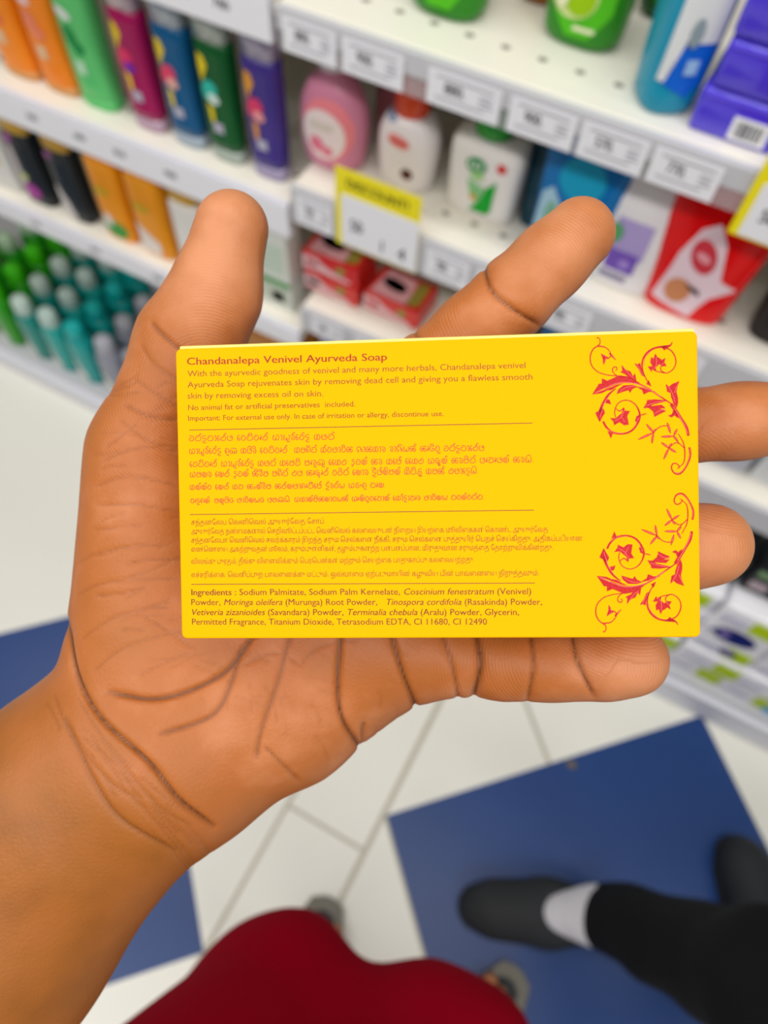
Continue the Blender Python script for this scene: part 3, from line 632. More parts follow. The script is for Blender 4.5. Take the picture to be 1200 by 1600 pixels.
# ---- price tags
def digits(s, w, h, parent, loc, name='printed_price'):
    v, f, adv = text_geo(s, 0, True); sx, sz = w/max(adv, .01), h/.7
    return mesh(name, [(loc[0]+(q[0]-adv/2)*sx, loc[1], loc[2]+q[1]*sz) for q in v], [tuple(reversed(p)) if False else p for p in f], INKB, parent)
def price_tag(x0, x1, zt, zb, price, label, group):
    t = thing('price_tag', label, 'price tag', ((x0+x1)/2, YF-.0055, zb), 0, group); w = x1-x0; h = zt-zb
    box('paper_label', (-w/2, -.0004, 0), (w/2, .0004, h), PAPER, t)
    digits(price, w*.30, h*.32, t, (-w*.12, -.0006, h*.42))
    V, Fc = [], []
    for k, (xa, xb, zz) in enumerate(((.22, .40, .62), (.22, .38, .5), (.22, .41, .38), (-.38, .3, .22), (-.38, .40, .82))):
        a = (w*xa, h*zz); b = (w*xb, h*zz); i = len(V); V += [(a[0], -.0006, a[1]), (b[0], -.0006, b[1]), (b[0], -.0006, b[1]+h*.05), (a[0], -.0006, a[1]+h*.05)]; Fc.append((i, i+1, i+2, i+3))
    mesh('small_print', V, Fc, mat('grey_print', '#9FA0AA', .6), t)
    return t
NB = ['above the pink pump bottle', 'above the red-capped bottle', 'between orange and green caps', 'above the white bottle with green print', 'above the blue pouch', 'above the red pouch']
for (a, b, pr), nb in zip([(-.42, -.362, '800.'), (-.355, -.291, '900.'), (-.266, -.194, '880.'), (-.185, -.123, '900.'), (-.118, -.058, '570.'), (-.053, .006, '770.')], NB):
    price_tag(a, b, 1.018, .986, pr, 'white paper price tag on the upper right rail, '+nb, 'price tags on the upper right rail')
hold = box('label_holder', (XD+.004, YF-.0032, .984), (1.09, YF-.0022, 1.004), CLEAR); tag(hold, 'clear plastic label holder strip hanging along the upper right shelf edge', 'label holder')
for i, (a, b, pr, nb) in enumerate([(-.432+.012, -.372, '750.', 'left of the yellow discount sign'), (-.248, -.195, '700.', 'just right of the yellow discount sign'), (-.185, -.135, '820.', 'below the white bottle with green print'), (-.105, -.05, '780.', 'below the white and lavender pouch'), (.02, .075, '650.', 'below the red pouch')]):
    price_tag(a, b, .822, .783, pr, 'white paper price tag on the middle right rail, '+nb, 'price tags on the middle right rail')
for i, (a, b, pr, nb) in enumerate([(-.41, -.36, '240.', 'below the stacked red soap boxes'), (-.34, -.29, '260.', 'below the single red soap box')]):
    price_tag(a, b, .63, .597, pr, 'white paper price tag on the low right rail, '+nb, 'price tags on the low right rail')
def discount(x0, x1, zt, zm, zb, word, label):
    t = thing('discount_sign', label, 'price sign', ((x0+x1)/2, YF-.0075, zb)); w = x1-x0; h = zt-zb
    link('sign_card', box_mesh('sign_card', (-w/2, -.0005, 0), (w/2, .0005, h), .0004), mat('yellow_sign', '#F5E600', .4), t)
    link('white_panel', box_mesh('white_panel', (-w/2+.008, -.0010, .002), (w/2, -.0005, zm-zb), .0002), PAPER, t)
    if word:
        v, f, adv = text_geo(word, 0, True); s = w*.74/adv
        mesh('sign_word', [((q[0]-adv/2)*s, -.0008, (zm-zb)+(h-zm+zb)*.32+q[1]*s*1.1) for q in v], f, INKB, t)
    for k, (xx, zz, ww) in enumerate(((-.24, .42, .16), (.08, .2, .08), (.32, .2, .1))):
        digits(('50', '1', '4')[k], w*ww, h*.16, t, (w*xx, -.0013, h*zz*.6), 'printed_mark')
discount(-.365, -.259, .884, .852, .781, 'DISCOUNT!', 'yellow DISCOUNT sign in front of the orange-capped white bottle')
discount(.030, .125, 1.045, 1.02, .968, None, 'yellow-edged white price sign at the right end of the upper rail')
# continuous paper strip numbers on the left bay
def strip(z0, z1, xs, label):
    t = thing('price_strip', label, 'price strip', (-1.09, YF-.005, z0)); box('paper_strip', (-.65, -.0004, .002), (.655, .0004, z1-z0-.004), PAPER, t)
    for i, x in enumerate(xs): digits(('980', '760', '890', '780', '680', '820')[i % 6], .02, .009, t, (x+1.09, -.0006, (z1-z0)*.42))
strip(.75, .80, [-1.1, -1.0, -.905, -.835, -.755, -.69, -.61, -.52], 'white paper price strip under the coloured body wash tubes')
strip(.543, .58, [-1.05, -.93, -.81, -.69, -.55], 'white paper price strip under the black and orange bottles')
strip(.985, 1.03, [-.66, -.58, -.535, -.49], 'white paper price strip along the top left rail')

# ================================================================== goods
def put(name, label, cat, x, y, z, rz=0, group=None): return thing(name, label, cat, (x, y, z), rz, group)
FLORAL = [('#F4D21F', '#E5386A', '#7A2AB0'), ('#F1D22A', '#E8486E', '#F2B8A8'), ('#F5DC20', '#35C2B0', '#D9F0E8'), ('#F0A62A', '#E0406E', '#F0A0A0')]
def tube(x, col, fl, label, w=.046, y=.652, liquid_top=.145, h=.2, hue=None, clear=True):
    t = put('body_wash_bottle', label, 'bottle', x, y, .80, 0, 'body wash bottles on the upper left shelf'); rx = w/2; ry = .0135
    body = [(.018 if clear else 0, rx*.98, ry), (.05, rx, ry*1.05), (.1, rx, ry*1.05), (liquid_top, rx*.98, ry)]
    body = smooth_secs(body, 3); loft('body', body, 3.2, mat('liquid_'+col, col, .22, coat=.15), t)
    if clear:
        cm = mat('clear_tint_'+col, hue or '#B9B4BE', .12, coat=.6)
        loft('clear_base', [(0, rx*.9, ry*.9), (.003, rx*.97, ry*1.02), (.018, rx*.98, ry)], 3.2, cm, t)
        loft('clear_shoulder', [(liquid_top, rx*.98, ry), (liquid_top+.03, rx*.96, ry*.97), (h-.02, rx*.8, ry*.9), (h-.01, rx*.45, ry*.8)], 3.2, cm, t)
        loft('cap', [(h-.01, .012, .010), (h+.012, .012, .010)], 2, mat('white_cap', '#E9E9EC', .3), t)
        a, b, c = FLORAL[fl % 4]
        decal('flower_print', body, 3.2, [(-.014, .098), (-.004, .118), (-.008, .128), (-.016, .13), (-.017, .115)], mat('print'+a, a, .4), t)
        decal('flower_print', body, 3.2, ell(-.006, .09, .0105, .013, rot=-.5), mat('print'+b, b, .4), t)
        decal('flower_print', body, 3.2, ell(-.001, .082, .008, .006, rot=-.3), mat('print'+c, c, .4), t, .0010)
        decal('flower_print', body, 3.2, [(-.011, .076), (-.004, .07), (-.004, .055), (-.009, .05)], mat('print'+a, a, .4), t)
        decal('label_text', body, 3.2, rect(-.008, .04, .006, .053), mat('label_grey', '#B9B6C8', .5), t)
    return t
tube(-.659, '#A8125A', 0, 'crimson body wash tube between light green and blue ones, upper left shelf', hue='#B89AAE')
tube(-.598, '#0C5A8C', 1, 'blue body wash tube between crimson and dark green ones', hue='#9FAEBC')
tube(-.541, '#0C5A28', 2, 'dark green body wash tube with a teal flower print', hue='#A3B0A6')
tube(-.480, '#45348A', 3, 'purple body wash tube at the right end beside the bay divider', hue='#9C93B4')
def flat_tube(x, col, label, p1, p2, w=.055, rz=0):
    t = put('shower_gel_bottle', label, 'bottle', x, .657, .80, rz, 'opaque shower gel bottles on the upper left shelf')
    s = smooth_secs([(0, w/2*.9, .013), (.004, w/2, .0155), (.08, w/2, .017), (.17, w/2*.97, .015), (.19, w/2*.6, .01)], 3); loft('body', s, 3, mat('gel_'+col, col, .28, coat=.4), t)
    loft('cap', [(.188, .013, .010), (.21, .013, .010)], 2, mat('white_cap', '#E9E9EC', .3), t)
    decal('label_print', s, 3, ell(-.008, .115, .012, .006, rot=-.35), mat('print'+p1, p1, .4), t); decal('label_print', s, 3, ell(-.006, .09, .009, .013, rot=.2), mat('print'+p2, p2, .4), t)
    decal('label_print', s, 3, ell(.002, .078, .009, .008), mat('print'+p2, p2, .4), t, .001); decal('label_text', s, 3, rect(-.010, .045, .004, .062), mat('printpale'+p2, '#E9C9A0' if col[1] == 'F' else '#BFE6C6', .5), t)
    loft('clear_foot', [(0, w/2*.93, .0145), (.006, w/2*1.01, .0165), (.012, w/2*1.005, .0165)], 3, mat('gelfoot_'+col, '#D99A55' if col[1] == 'F' else col, .2), t)
flat_tube(-.870, '#FF8E00', 'left orange shower gel bottle at the photo edge', '#F4D8D8', '#F07060', .058)
flat_tube(-.803, '#FF8A00', 'right orange shower gel bottle, touching the light green one', '#F3DDE0', '#F48A6A', .056)
flat_tube(-.742, '#5CCB72', 'light green shower gel bottle with dark green print', '#EAF0EA', '#149048', .056)
# second shelf, left bay
def short_bottle(x, w, col, cap, h, label, dec, y=.65, side=None):
    t = put('lotion_bottle', label, 'bottle', x, y, .58, 0, 'lotion bottles on the middle left shelf'); d = .016
    s = smooth_secs([(0, w/2*.93, d*.9), (.004, w/2, d), (h*.5, w/2, d*1.05), (h*.86, w/2*.97, d), (h*.9, w/2*.8, d*.85)], 3); loft('body', s, 3.4, mat('lotion_'+col, col, .3, coat=.3), t)
    loft('cap', [(h*.9, w*.44, d*.85), (h*.9+.002, w*.47, d*.95), (h*1.08, w*.46, d*.95), (h*1.1, w*.42, d*.85)], 2.6, mat('cap_'+cap, cap, .3, coat=.3), t)
    for nm, poly, c in dec: decal(nm, s, 3.4, poly, mat('print'+c, c, .4), t)
    return t
short_bottle(-1.005, .062, '#E7E6E0', '#C79A1B', .136, 'white lotion bottle at the left photo edge of the middle shelf', [('label_print', ell(.01, .06, .008, .014), '#D8C46A')])
BD = [('label_print', ell(-.010, .113, .008, .007), '#B060A8'), ('label_print', rect(-.022, .03, -.008, .10), '#C9C2C4'), ('label_print', ell(-.010, .05, .010, .008), '#C8D080'), ('label_print', ell(-.002, .026, .016, .014), '#B040A0')]
short_bottle(-.933, .056, '#1B2226', '#C79A12', .136, 'left black bottle with gold cap and magenta print', BD)
short_bottle(-.856, .054, '#1E2528', '#BF9210', .136, 'right black bottle with gold cap and white label foot, beside an orange bottle', [('label_print', ell(-.012, .113, .008, .006), '#9A5E94'), ('label_print', [(-.024, .004), (.004, .004), (-.002, .035), (-.014, .06), (-.022, .06)], '#D8D3CF')])
OD1 = [('label_print', ell(-.006, .088, .015, .007), '#C9A818'), ('label_print', ell(.0, .022, .022, .016), '#3FA048'), ('label_print', ell(-.010, .036, .009, .012), '#E8E2D8')]
short_bottle(-.774, .058, '#F59A05', '#F0A010', .158, 'orange lotion bottle with a green leaf print near its foot', OD1)
short_bottle(-.703, .062, '#F29A08', '#EFA415', .158, 'orange lotion bottle with a white foot label, half behind the thumb', [('label_print', ell(-.006, .088, .016, .007), '#C9A818'), ('label_print', [(-.028, .006), (.012, .006), (.014, .03), (-.006, .044), (-.026, .058)], '#EFE7DE')])
short_bottle(-.632, .056, '#EDEAE4', '#C9990F', .138, 'white lotion bottle with gold cap beside the thumb', [('label_print', ell(0, .02, .018, .008), '#E8D040')])
short_bottle(-.562, .05, '#EFEDE8', '#E9E6E0', .145, 'white lotion bottle with white cap, mostly behind the thumb', [])
t = put('lotion_carton', 'white carton with green and gold foot print beside the bay divider', 'carton', -.487, .655, .58)
box('carton_body', (-.026, -.018, 0), (.026, .018, .15), mat('white_carton', '#E4E8E0', .4), t, .002)
for nm, a, b, c in (('print_band', (-.026, .048), (.026, .058), '#4E9A50'), ('print_band', (-.022, .014), (.022, .046), '#C9D2C0'), ('print_mark', (-.006, .018), (.014, .036), '#C8963A'), ('print_mark', (-.018, .07), (.018, .12), '#CFE0D0')):
    box(nm, (a[0], -.0188, a[1]), (b[0], -.0181, b[1]), mat('print'+c, c, .4), t)
# low left shelf: shampoo bottles in columns, seen from above
def shampoo(x, y, col, capc, label, group, h=.135, r=.029, white=True):
    t = put('shampoo_bottle', label, 'bottle', x, y, .075, random.uniform(-.15, .15), group)
    s = smooth_secs([(0, r*.9, r*.7), (.006, r, r*.78), (h*.55, r*1.04, r*.8), (h*.85, r*.98, r*.78), (h*.95, r*.8, r*.7), (h, r*.45, r*.45)], 3)
    loft('body', s, 2.4, mat('shampoo_'+col, col, .25, coat=.5), t)
    loft('cap', smooth_secs([(h*.97, r*.72, r*.62), (h+.02, r*.70, r*.6), (h+.03, r*.55, r*.48), (h+.033, r*.2, r*.2)], 3), 2.2, mat('shampoocap_'+capc, capc, .3, coat=.4), t)
    if white: decal('label_print', s, 2.4, [(-r*.75, .01), (r*.1, .008), (r*.15, .03), (-r*.2, .06), (-r*.75, .085)], mat('shampoo_label', '#E6E8E2', .45), t)
COLS = [(-1.395, '#58B020', '#8CD820', 'pale lime', 3), (-1.320, '#1F9A18', '#B9D8B8', 'green clear-capped', 4), (-1.245, '#22960A', '#3FC40C', 'bright green', 4), (-1.170, '#12887F', '#BBD0C8', 'teal clear-capped', 4), (-1.098, '#0FA09A', '#B4CCC6', 'teal frosted-capped', 4), (-1.026, '#089C9A', '#08A8A6', 'all-teal', 4), (-.950, '#8E90A0', '#A9ABB6', 'grey', 4), (-.876, '#7C7F92', '#9A9DAA', 'slate grey', 4)]
ROWN = ['front', 'second', 'third', 'fourth']
for cx, c1, c2, nm, n in COLS:
    for k in range(n):
        shampoo(cx+random.uniform(-.004, .004), .652+k*.064, c1, c2, nm+' shampoo bottle, '+ROWN[k]+' in its column on the lowest left shelf', 'shampoo bottles on the lowest left shelf')
t = put('snack_carton', 'orange-brown carton on the low left shelf beside the bay divider', 'carton', -.53, .69, .075)
box('carton_body', (-.075, -.04, 0), (.075, .04, .40), mat('orange_brown_carton', '#B8762A', .45), t, .002); box('print_band', (-.07, -.0412, .3), (.07, -.0402, .36), mat('print#E0C080', '#E0C080', .4), t)
# ---- right bay, top shelf
def rounded_bottle(name, label, cat, x, y, z, secs, n, col, group=None, rz=0, rough=.25, **k):
    t = put(name, label, cat, x, y, z, rz, group); s = smooth_secs(secs, 4); loft('body', s, n, mat('body_'+col, col, rough, coat=.15, **k), t); return t, s
def green_wash(x, y, label, w=.038, main='#2E8B1E', lab='#55C41E', apple=True, rz=0):
    t, s = rounded_bottle('hand_wash_bottle', label, 'bottle', x, y, 1.024, [(0, w*.78, .02), (.008, w*.95, .026), (.05, w, .028), (.1, w*.95, .026), (.13, w*.6, .02), (.14, .014, .014), (.15, .013, .013)], 2.6, main, 'liquid wash bottles on the upper right shelf', rz)
    loft('pump_collar', [(.149, .016, .016), (.165, .016, .016)], 2, mat('white_cap', '#E9E9EC', .3), t)
    decal('label_panel', s, 2.6, [(-w*.62, .028), (-.01, .012), (w*.3, .012), (w*.72, .035), (w*.74, .1), (-w*.68, .1)], mat('print'+lab, lab, .35), t)
    if apple:
        decal('fruit_print', s, 2.6, ell(-.008, .046, .022, .020), mat('print_cream_green', '#D6E89A', .4), t, .0011); decal('fruit_print', s, 2.6, ell(-.002, .045, .014, .015), mat('print_apple', '#9CCB10', .4), t, .0015)
        decal('fruit_print', s, 2.6, ell(-.018, .046, .006, .013), mat('print_pale_flesh', '#EEF0C8', .4), t, .0018); decal('label_text', s, 2.6, rect(-.004, .018, .016, .022), mat('print_pale_flesh', '#EEF0C8', .4), t, .0011)
    return t
green_wash(-.288, .694, 'green liquid wash bottle cut by the top edge, above the white hand wash', apple=False)
t0 = green_wash(-.163, .716, 'green liquid wash bottle with an apple print on its label')
green_wash(-.222, .765, 'amber liquid wash bottle between the two green ones', .024, '#9A5A10', '#F0B010', False)
green_wash(-.105, .80, 'dark green bottle standing behind the blue one', .032, '#0C5A24', '#2E8A2E', False)
green_wash(-.35, .78, 'dark green bottle at the back, left of the green wash bottle', .03, '#145A28', '#3A9A2A', False)
t, s = rounded_bottle('shower_gel_bottle', 'cyan shower gel bottle with a white and blue label, beside the violet boxes', 'bottle', -.070, .664, 1.024, [(0, .020, .022), (.006, .024, .027), (.06, .026, .029), (.13, .025, .028), (.17, .016, .018), (.18, .012, .012)], 2.8, '#1496B8', None, .55)
loft('cap', [(.178, .014, .014), (.2, .014, .014)], 2, mat('blue_cap', '#1060B0', .3), t)
decal('label_panel', s, 2.8, [(-.020, .03), (.006, .018), (.014, .03), (.016, .062), (-.016, .062)], mat('print_blue', '#0F66DA', .35), t); decal('label_panel', s, 2.8, [(-.021, .03), (-.016, .03), (-.010, .062), (.016, .062), (.016, .13), (-.020, .13)], mat('print_white', '#E2E6E8', .35), t, .0011)
decal('label_mark', s, 2.8, ell(-.005, .07, .005, .011), mat('print_grey_figure', '#8FA0A8', .4), t, .0016); decal('label_text', s, 2.8, rect(-.004, .038, .006, .05), mat('print_pale_blue', '#9CC4F0', .4), t, .0014)
def barcode(t, x0, z0, x1, z1, y):
    box('barcode_panel', (x0, y-.0004, z0), (x1, y, z1), PAPER, t); V, Fc = [], []; x = x0+(x1-x0)*.14; r = random.Random(3)
    while x < x1-(x1-x0)*.14:
        w = r.choice((.0007, .0012, .0018)); i = len(V); V += [(x, y-.0006, z0+.003), (x+w, y-.0006, z0+.003), (x+w, y-.0006, z1-.003), (x, y-.0006, z1-.003)]; Fc.append((i, i+1, i+2, i+3)); x += w+r.choice((.0008, .0014))
    mesh('barcode_bars', V, Fc, INKB, t)
VI = mat('violet_film_wrap', '#4A35D8', .22, coat=.7, bump=.6, bscale=60)
for k in range(5):
    nm = ('bottom', 'second', 'third', 'fourth', 'top')[k]
    t = put('soap_multipack', 'violet film-wrapped soap pack with barcode, '+nm+' of its stack on the upper right shelf', 'soap pack', .006+.003*(k % 2)+.002*k, .664, 1.024+.0375*k, 0, 'violet soap packs in a stack')
    link('wrapped_pack', box_mesh('wrapped_pack', (-.045, -.03, 0), (.062, .04, .0365), .005, 3), VI, t, True)
    if k % 2 == 0: barcode(t, -.012, .004, .018, .023, -.0302)
    box('film_seam', (-.04, -.0306, .031), (.05, -.0298, .0325), mat('violet_seam', '#6A58E8', .2), t)
# ---- right bay, middle shelf
Z2 = .83
t, s = rounded_bottle('hand_wash_bottle', 'clear pink hand wash pump bottle with a rose label, first on the middle right shelf', 'bottle', -.408, .682, Z2, [(0, .030, .022), (.006, .037, .028), (.04, .041, .030), (.07, .039, .029), (.092, .029, .024), (.106, .016, .016), (.112, .013, .013)], 2.2, '#D98AA8')
loft('pump_collar', [(.11, .016, .016), (.125, .016, .016), (.128, .007, .007), (.145, .006, .006)], 2, mat('frosted_pump', '#E6E4E6', .25), t); link('pump_nozzle', box_mesh('pump_nozzle', (-.009, -.034, .142), (.009, .012, .155), .004, 3), mat('frosted_pump', '#E6E4E6', .25), t)
decal('label_panel', s, 2.2, ell(.005, .052, .031, .036, 28), mat('print_rose_red', '#F48A94', .4), t); decal('label_panel', s, 2.2, ell(.001, .047, .027, .029, 28), mat('print_rose_white', '#F4E4E2', .4), t, .0011)
decal('rose_print', s, 2.2, ell(-.006, .036, .009, .009), mat('print_rose', '#EE7C96', .4), t, .0015); decal('rose_print', s, 2.2, ell(.007, .030, .007, .006), mat('print_rose', '#EE7C96', .4), t, .0015); decal('label_text', s, 2.2, rect(-.014, .054, .014, .062), mat('print_rose_text', '#DDD3C4', .4), t, .0015)
t, s = rounded_bottle('hand_wash_bottle', 'dull pink bottle with a red cap, behind the pink pump bottle', 'bottle', -.352, .745, Z2, [(0, .03, .022), (.006, .034, .026), (.09, .033, .026), (.105, .02, .02)], 2.4, '#B0707E'); loft('cap', [(.104, .02, .018), (.13, .02, .018)], 2, mat('red_cap', '#D8304E', .3), t)
t, s = rounded_bottle('hand_wash_bottle', 'white hand wash bottle with orange cap behind the DISCOUNT sign', 'bottle', -.316, .690, Z2, [(0, .026, .02), (.005, .031, .024), (.040, .035, .026), (.064, .034, .026), (.080, .027, .022), (.0875, .016, .016)], 2.6, '#EFE9EA')
loft('cap', [(.086, .0155, .0155), (.088, .0195, .0195), (.122, .0185, .0185), (.125, .014, .014)], 2, mat('orange_cap', '#F2480A', .3), t); decal('logo_print', s, 2.6, ell(-.002, .064, .014, .007, rot=-.15), mat('print_salmon', '#EE9A92', .4), t); decal('logo_text', s, 2.6, rect(-.012, .062, .009, .066), mat('print_red', '#D84040', .4), t, .0011); decal('logo_print', s, 2.6, ell(-.016, .083, .008, .003), mat('print_steel', '#8FA3C0', .4), t)
decal('fruit_print', s, 2.6, ell(.010, .028, .007, .007), mat('print_brown', '#5A2A1C', .4), t)
t, s = rounded_bottle('hand_wash_bottle', 'white refill bottle with green cap, green print and a red cross badge', 'bottle', -.220, .690, Z2, [(0, .035, .018), (.005, .039, .022), (.055, .041, .024), (.084, .041, .023), (.093, .035, .02), (.097, .018, .016)], 4.0, '#EDEAE6')
loft('cap', [(.095, .0165, .016), (.097, .021, .020), (.122, .020, .019)], 2, mat('green_cap', '#0FA828', .3), t)
decal('logo_print', s, 4, ell(-.006, .069, .012, .009), mat('print_mid_green', '#3E9A58', .4), t); decal('logo_print', s, 4, ell(-.003, .058, .008, .005), mat('print_light_green', '#A6D88C', .4), t, .001); decal('leaf_print', s, 4, [(-.014, .052), (.006, .046), (.004, .022), (-.008, .03)], mat('print_light_green2', '#8CCB8C', .4), t)
decal('leaf_print', s, 4, [(-.008, .014), (.014, .014), (.018, .020), (.020, .058), (.008, .046), (.004, .03)], mat('print_green', '#15A832', .4), t, .001); decal('leaf_print', s, 4, ell(-.004, .032, .004, .004), mat('print_gold', '#D8B040', .4), t, .0014)
decal('badge_print', s, 4, ell(.022, .074, .0055, .0055), mat('print_red', '#E83A3E', .4), t)
for k, (dx, hh) in enumerate(((-.010, .003), (-.005, .003), (.0, .003))): decal('logo_text', s, 4, rect(-.0135+k*.0055, .067, -.0105+k*.0055, .073), mat('print_pale_flesh2', '#DDEEDD', .4), t, .0015)
def pouch(label, x, y, z, w0, w1, h, col, group=None, rz=0, d=.022, lean=0):
    t = put('refill_pouch', label, 'pouch', x, y, z, rz, group); s = smooth_secs([(0, w0*.95, d), (.004, w0, d*1.1), (h*.4, (w0+w1)/2, d*.9), (h*.8, w1, d*.45), (h*.97, w1*.97, .003), (h, w1*.96, .0015)], 4)
    loft('pouch_body', s, 3.2, mat('pouch_'+col, col, .25, coat=.2, bump=.25, bscale=35), t); return t, s
t, s = pouch('deep blue refill pouch with a pale leaf panel, behind the index finger', -.112, .672, Z2, .040, .044, .15, '#0E72B8')
decal('label_panel', s, 3.2, [(-.038, .004), (-.016, .004), (-.014, .07), (-.026, .085), (-.036, .075)], mat('print_ice', '#A9D0E4', .4), t); decal('leaf_print', s, 3.2, ell(-.022, .055, .006, .016), mat('print_leaf_green', '#7FB89A', .4), t, .0012); decal('label_panel', s, 3.2, ell(.006, .05, .022, .03), mat('print_azure', '#1684E0', .4), t); decal('label_panel', s, 3.2, ell(.0, .1, .024, .022), mat('print_teal_blue', '#1AA0C8', .4), t); decal('leaf_print', s, 3.2, ell(.002, .078, .006, .006), mat('print_sky', '#5CB4E8', .4), t, .0012)
t, s = pouch('teal-edged dark pouch squeezed between the white refill bottle and the blue pouch', -.158, .712, Z2, .02, .024, .14, '#0C3C4C')
t, s = pouch('white refill pouch with a lavender label, right of the index fingertip', -.042, .672, Z2, .036, .036, .115, '#EDEBEE')
decal('label_panel', s, 3.2, rect(-.024, .04, .014, .078), mat('print_lavender', '#B2A2D8', .4), t); decal('label_panel', s, 3.2, rect(-.022, .024, .010, .046), mat('print_violet', '#7A58BE', .4), t, .0011); decal('leaf_print', s, 3.2, ell(-.022, .062, .008, .010), mat('print_leaf', '#5CA86A', .4), t, .0014); decal('flower_print', s, 3.2, ell(-.002, .034, .006, .005), mat('print_lilac', '#A58CD8', .4), t, .0014); decal('label_text', s, 3.2, rect(-.024, .012, .006, .019), mat('print_grey_violet', '#8F8AA8', .4), t)
t, s = pouch('red refill pouch with a white swoosh panel and oval badge', .028, .668, Z2, .043, .052, .138, '#E80C10', lean=0)
decal('label_panel', s, 3.2, [(-.034, .014), (.010, .006), (.014, .02), (.020, .034), (.040, .05), (.022, .056), (.012, .09), (-.002, .108), (-.016, .098), (-.026, .07), (-.028, .05)], mat('print_pink_white', '#EFD6E0', .4), t)
decal('badge_print', s, 3.2, ell(-.003, .074, .012, .018, rot=.5), mat('print_badge_red', '#D23A48', .4), t, .0012); decal('badge_text', s, 3.2, ell(-.003, .074, .008, .004, rot=-.35), mat('print_badge_pink', '#EFA0AC', .4), t, .0017)
decal('picture_print', s, 3.2, ell(-.012, .032, .013, .014), mat('print_tan', '#D08A60', .4), t, .0012); decal('picture_print', s, 3.2, [(-.008, .044), (.008, .04), (.010, .034), (-.002, .038)], mat('print_hair_brown', '#3A2018', .4), t, .0016)
decal('cap_print', s, 3.2, ell(.014, .112, .007, .006), mat('print_red_orange', '#D8400E', .4), t, .0012)
t, s = pouch('black refill pouch at the right photo edge, next to the red one', .128, .678, Z2, .030, .034, .12, '#201C1C')
t, s = pouch('white refill pouch at the right photo edge, beyond the black one', .198, .672, Z2, .034, .036, .12, '#C9C9D4')
# ---- right bay, low shelf (soap boxes)
Z3 = .635
def red_soap(x, z, label, y=.68, rz=0.0):
    t = put('soap_box', label, 'soap box', x, y, z, rz, 'red boxed soaps on the low right shelf'); RB = mat('red_soap_carton', '#DC1E18', .35, coat=.3)
    w, d, h = .042, .03, .032; box('carton_body', (-w, -d, 0), (w, d, h), RB, t, .0012)
    def pf(nm, poly, c): mesh(nm, [(a, -d-.0004, b) for a, b in poly], [tuple(range(len(poly)))], mat('print'+c, c, .4), t)
    def ptop(nm, poly, c): mesh(nm, [(a, b, h+.0004) for a, b in poly], [tuple(range(len(poly)))], mat('print'+c, c, .4), t)
    pf('swoosh_print', [(-.042, .004), (-.005, .004), (.03, .001), (.03, .006), (-.008, .016), (-.02, .026), (-.042, .026)], '#F0C8CC'); pf('logo_print', [(-.038, .012), (-.02, .010), (-.016, .018), (-.036, .021)], '#E83038')
    pf('fruit_print', ell(.016, .019, .007, .006), '#8FA048'); ptop('panel_print', [(-.036, -.026), (.02, -.026), (.014, .022), (-.03, .024)], '#E8A8AC'); ptop('logo_print', ell(-.01, 0, .02, .010, rot=-.2), '#C83848'); ptop('leaf_print', [(.018, -.026), (.036, -.02), (.034, .022), (.018, .022)], '#9A8A3A')
    return t
red_soap(-.402, Z3, 'red soap box, lower of the stacked pair beside the divider')
red_soap(-.404, Z3+.0325, 'red soap box, upper of the stacked pair beside the divider', .682, .03)
red_soap(-.310, Z3, 'single red soap box right of the stacked pair', .686, -.02)
t = put('small_carton', 'small white carton behind the stacked red soap boxes', 'carton', -.408, .742, Z3); box('carton_body', (-.022, -.02, 0), (.02, .02, .105), mat('white_carton2', '#D8D6DA', .4), t, .002); box('print_band', (-.02, -.0208, .07), (.012, -.0202, .09), mat('print#B8B0C0', '#B8B0C0', .4), t)
for x, w, y, h, c, p, label in ((-.140, .024, .69, .10, '#E8B410', '#F8E070', 'yellow soap carton behind the top edge of the held carton'), (-.070, .034, .69, .10, '#2A6AA8', '#D8E0E8', 'blue soap carton behind the upper edge of the held carton'), (.068, .034, .675, .118, '#2C68A8', '#3E7CBC', 'blue carton just right of the held carton, low right shelf'), (.150, .040, .68, .115, '#B8BAC8', '#9AA8C8', 'pale grey carton above the middle finger, low right shelf'), (.235, .038, .68, .11, '#D8DCE0', '#B0BCD0', 'white carton at the right photo edge of the low right shelf')):
    t = put('small_carton', label, 'carton', x, y, Z3 if y < .8 else Z3); box('carton_body', (-w, -.03, 0), (w, .03, h), mat('carton'+c, c, .4), t, .0015); box('print_band', (-w*.8, -.0308, h*.55), (w*.5, -.0302, h*.75), mat('print'+p, p, .4), t)
# ---- right bay, base: packs in stacks
def pack(x, z, y, label, navy, lime_x, rz=0):
    t = put('sanitary_pack', label, 'pack', x, y, z, rz, 'white packs stacked on the base of the right bay'); w, d, h = .052, .045, .0565
    link('wrapped_pack', box_mesh('wrapped_pack', (-w, -d, 0), (w, d, h), .006, 3), mat('white_film_pack', '#F3F3FA', .28, coat=.4, bump=.5, bscale=45), t, True)
    if navy < 1.3: box('lime_band', (lime_x-.020, -d-.0009, .008), (lime_x+.020, -d+.002, .046), mat('print_lime', '#BCD80A', .4), t)
    if navy: mesh('navy_flower', [(lime_x-.012+a, -d-.0016, h/2+b) for a, b in ell(-.004, .0, .024*navy, .020*min(navy, 1.15), 14)], [tuple(range(14))], mat('print_navy', '#12206E', .4), t); mesh('navy_flower', [(lime_x-.012+a, -d-.0024, h/2+b) for a, b in ell(-.02*navy+.008, .002, .009, .007, 12)], [tuple(range(12))], mat('print_lilac', '#A58CD8', .4), t)
    box('text_band', (-w*.85, -d-.0005, .018), (-w*.1, -d+.001, .026), mat('print_pale_lilac', '#B9BCD8', .4), t)
ORD = ['bottom', 'second', 'third', 'fourth', 'top']
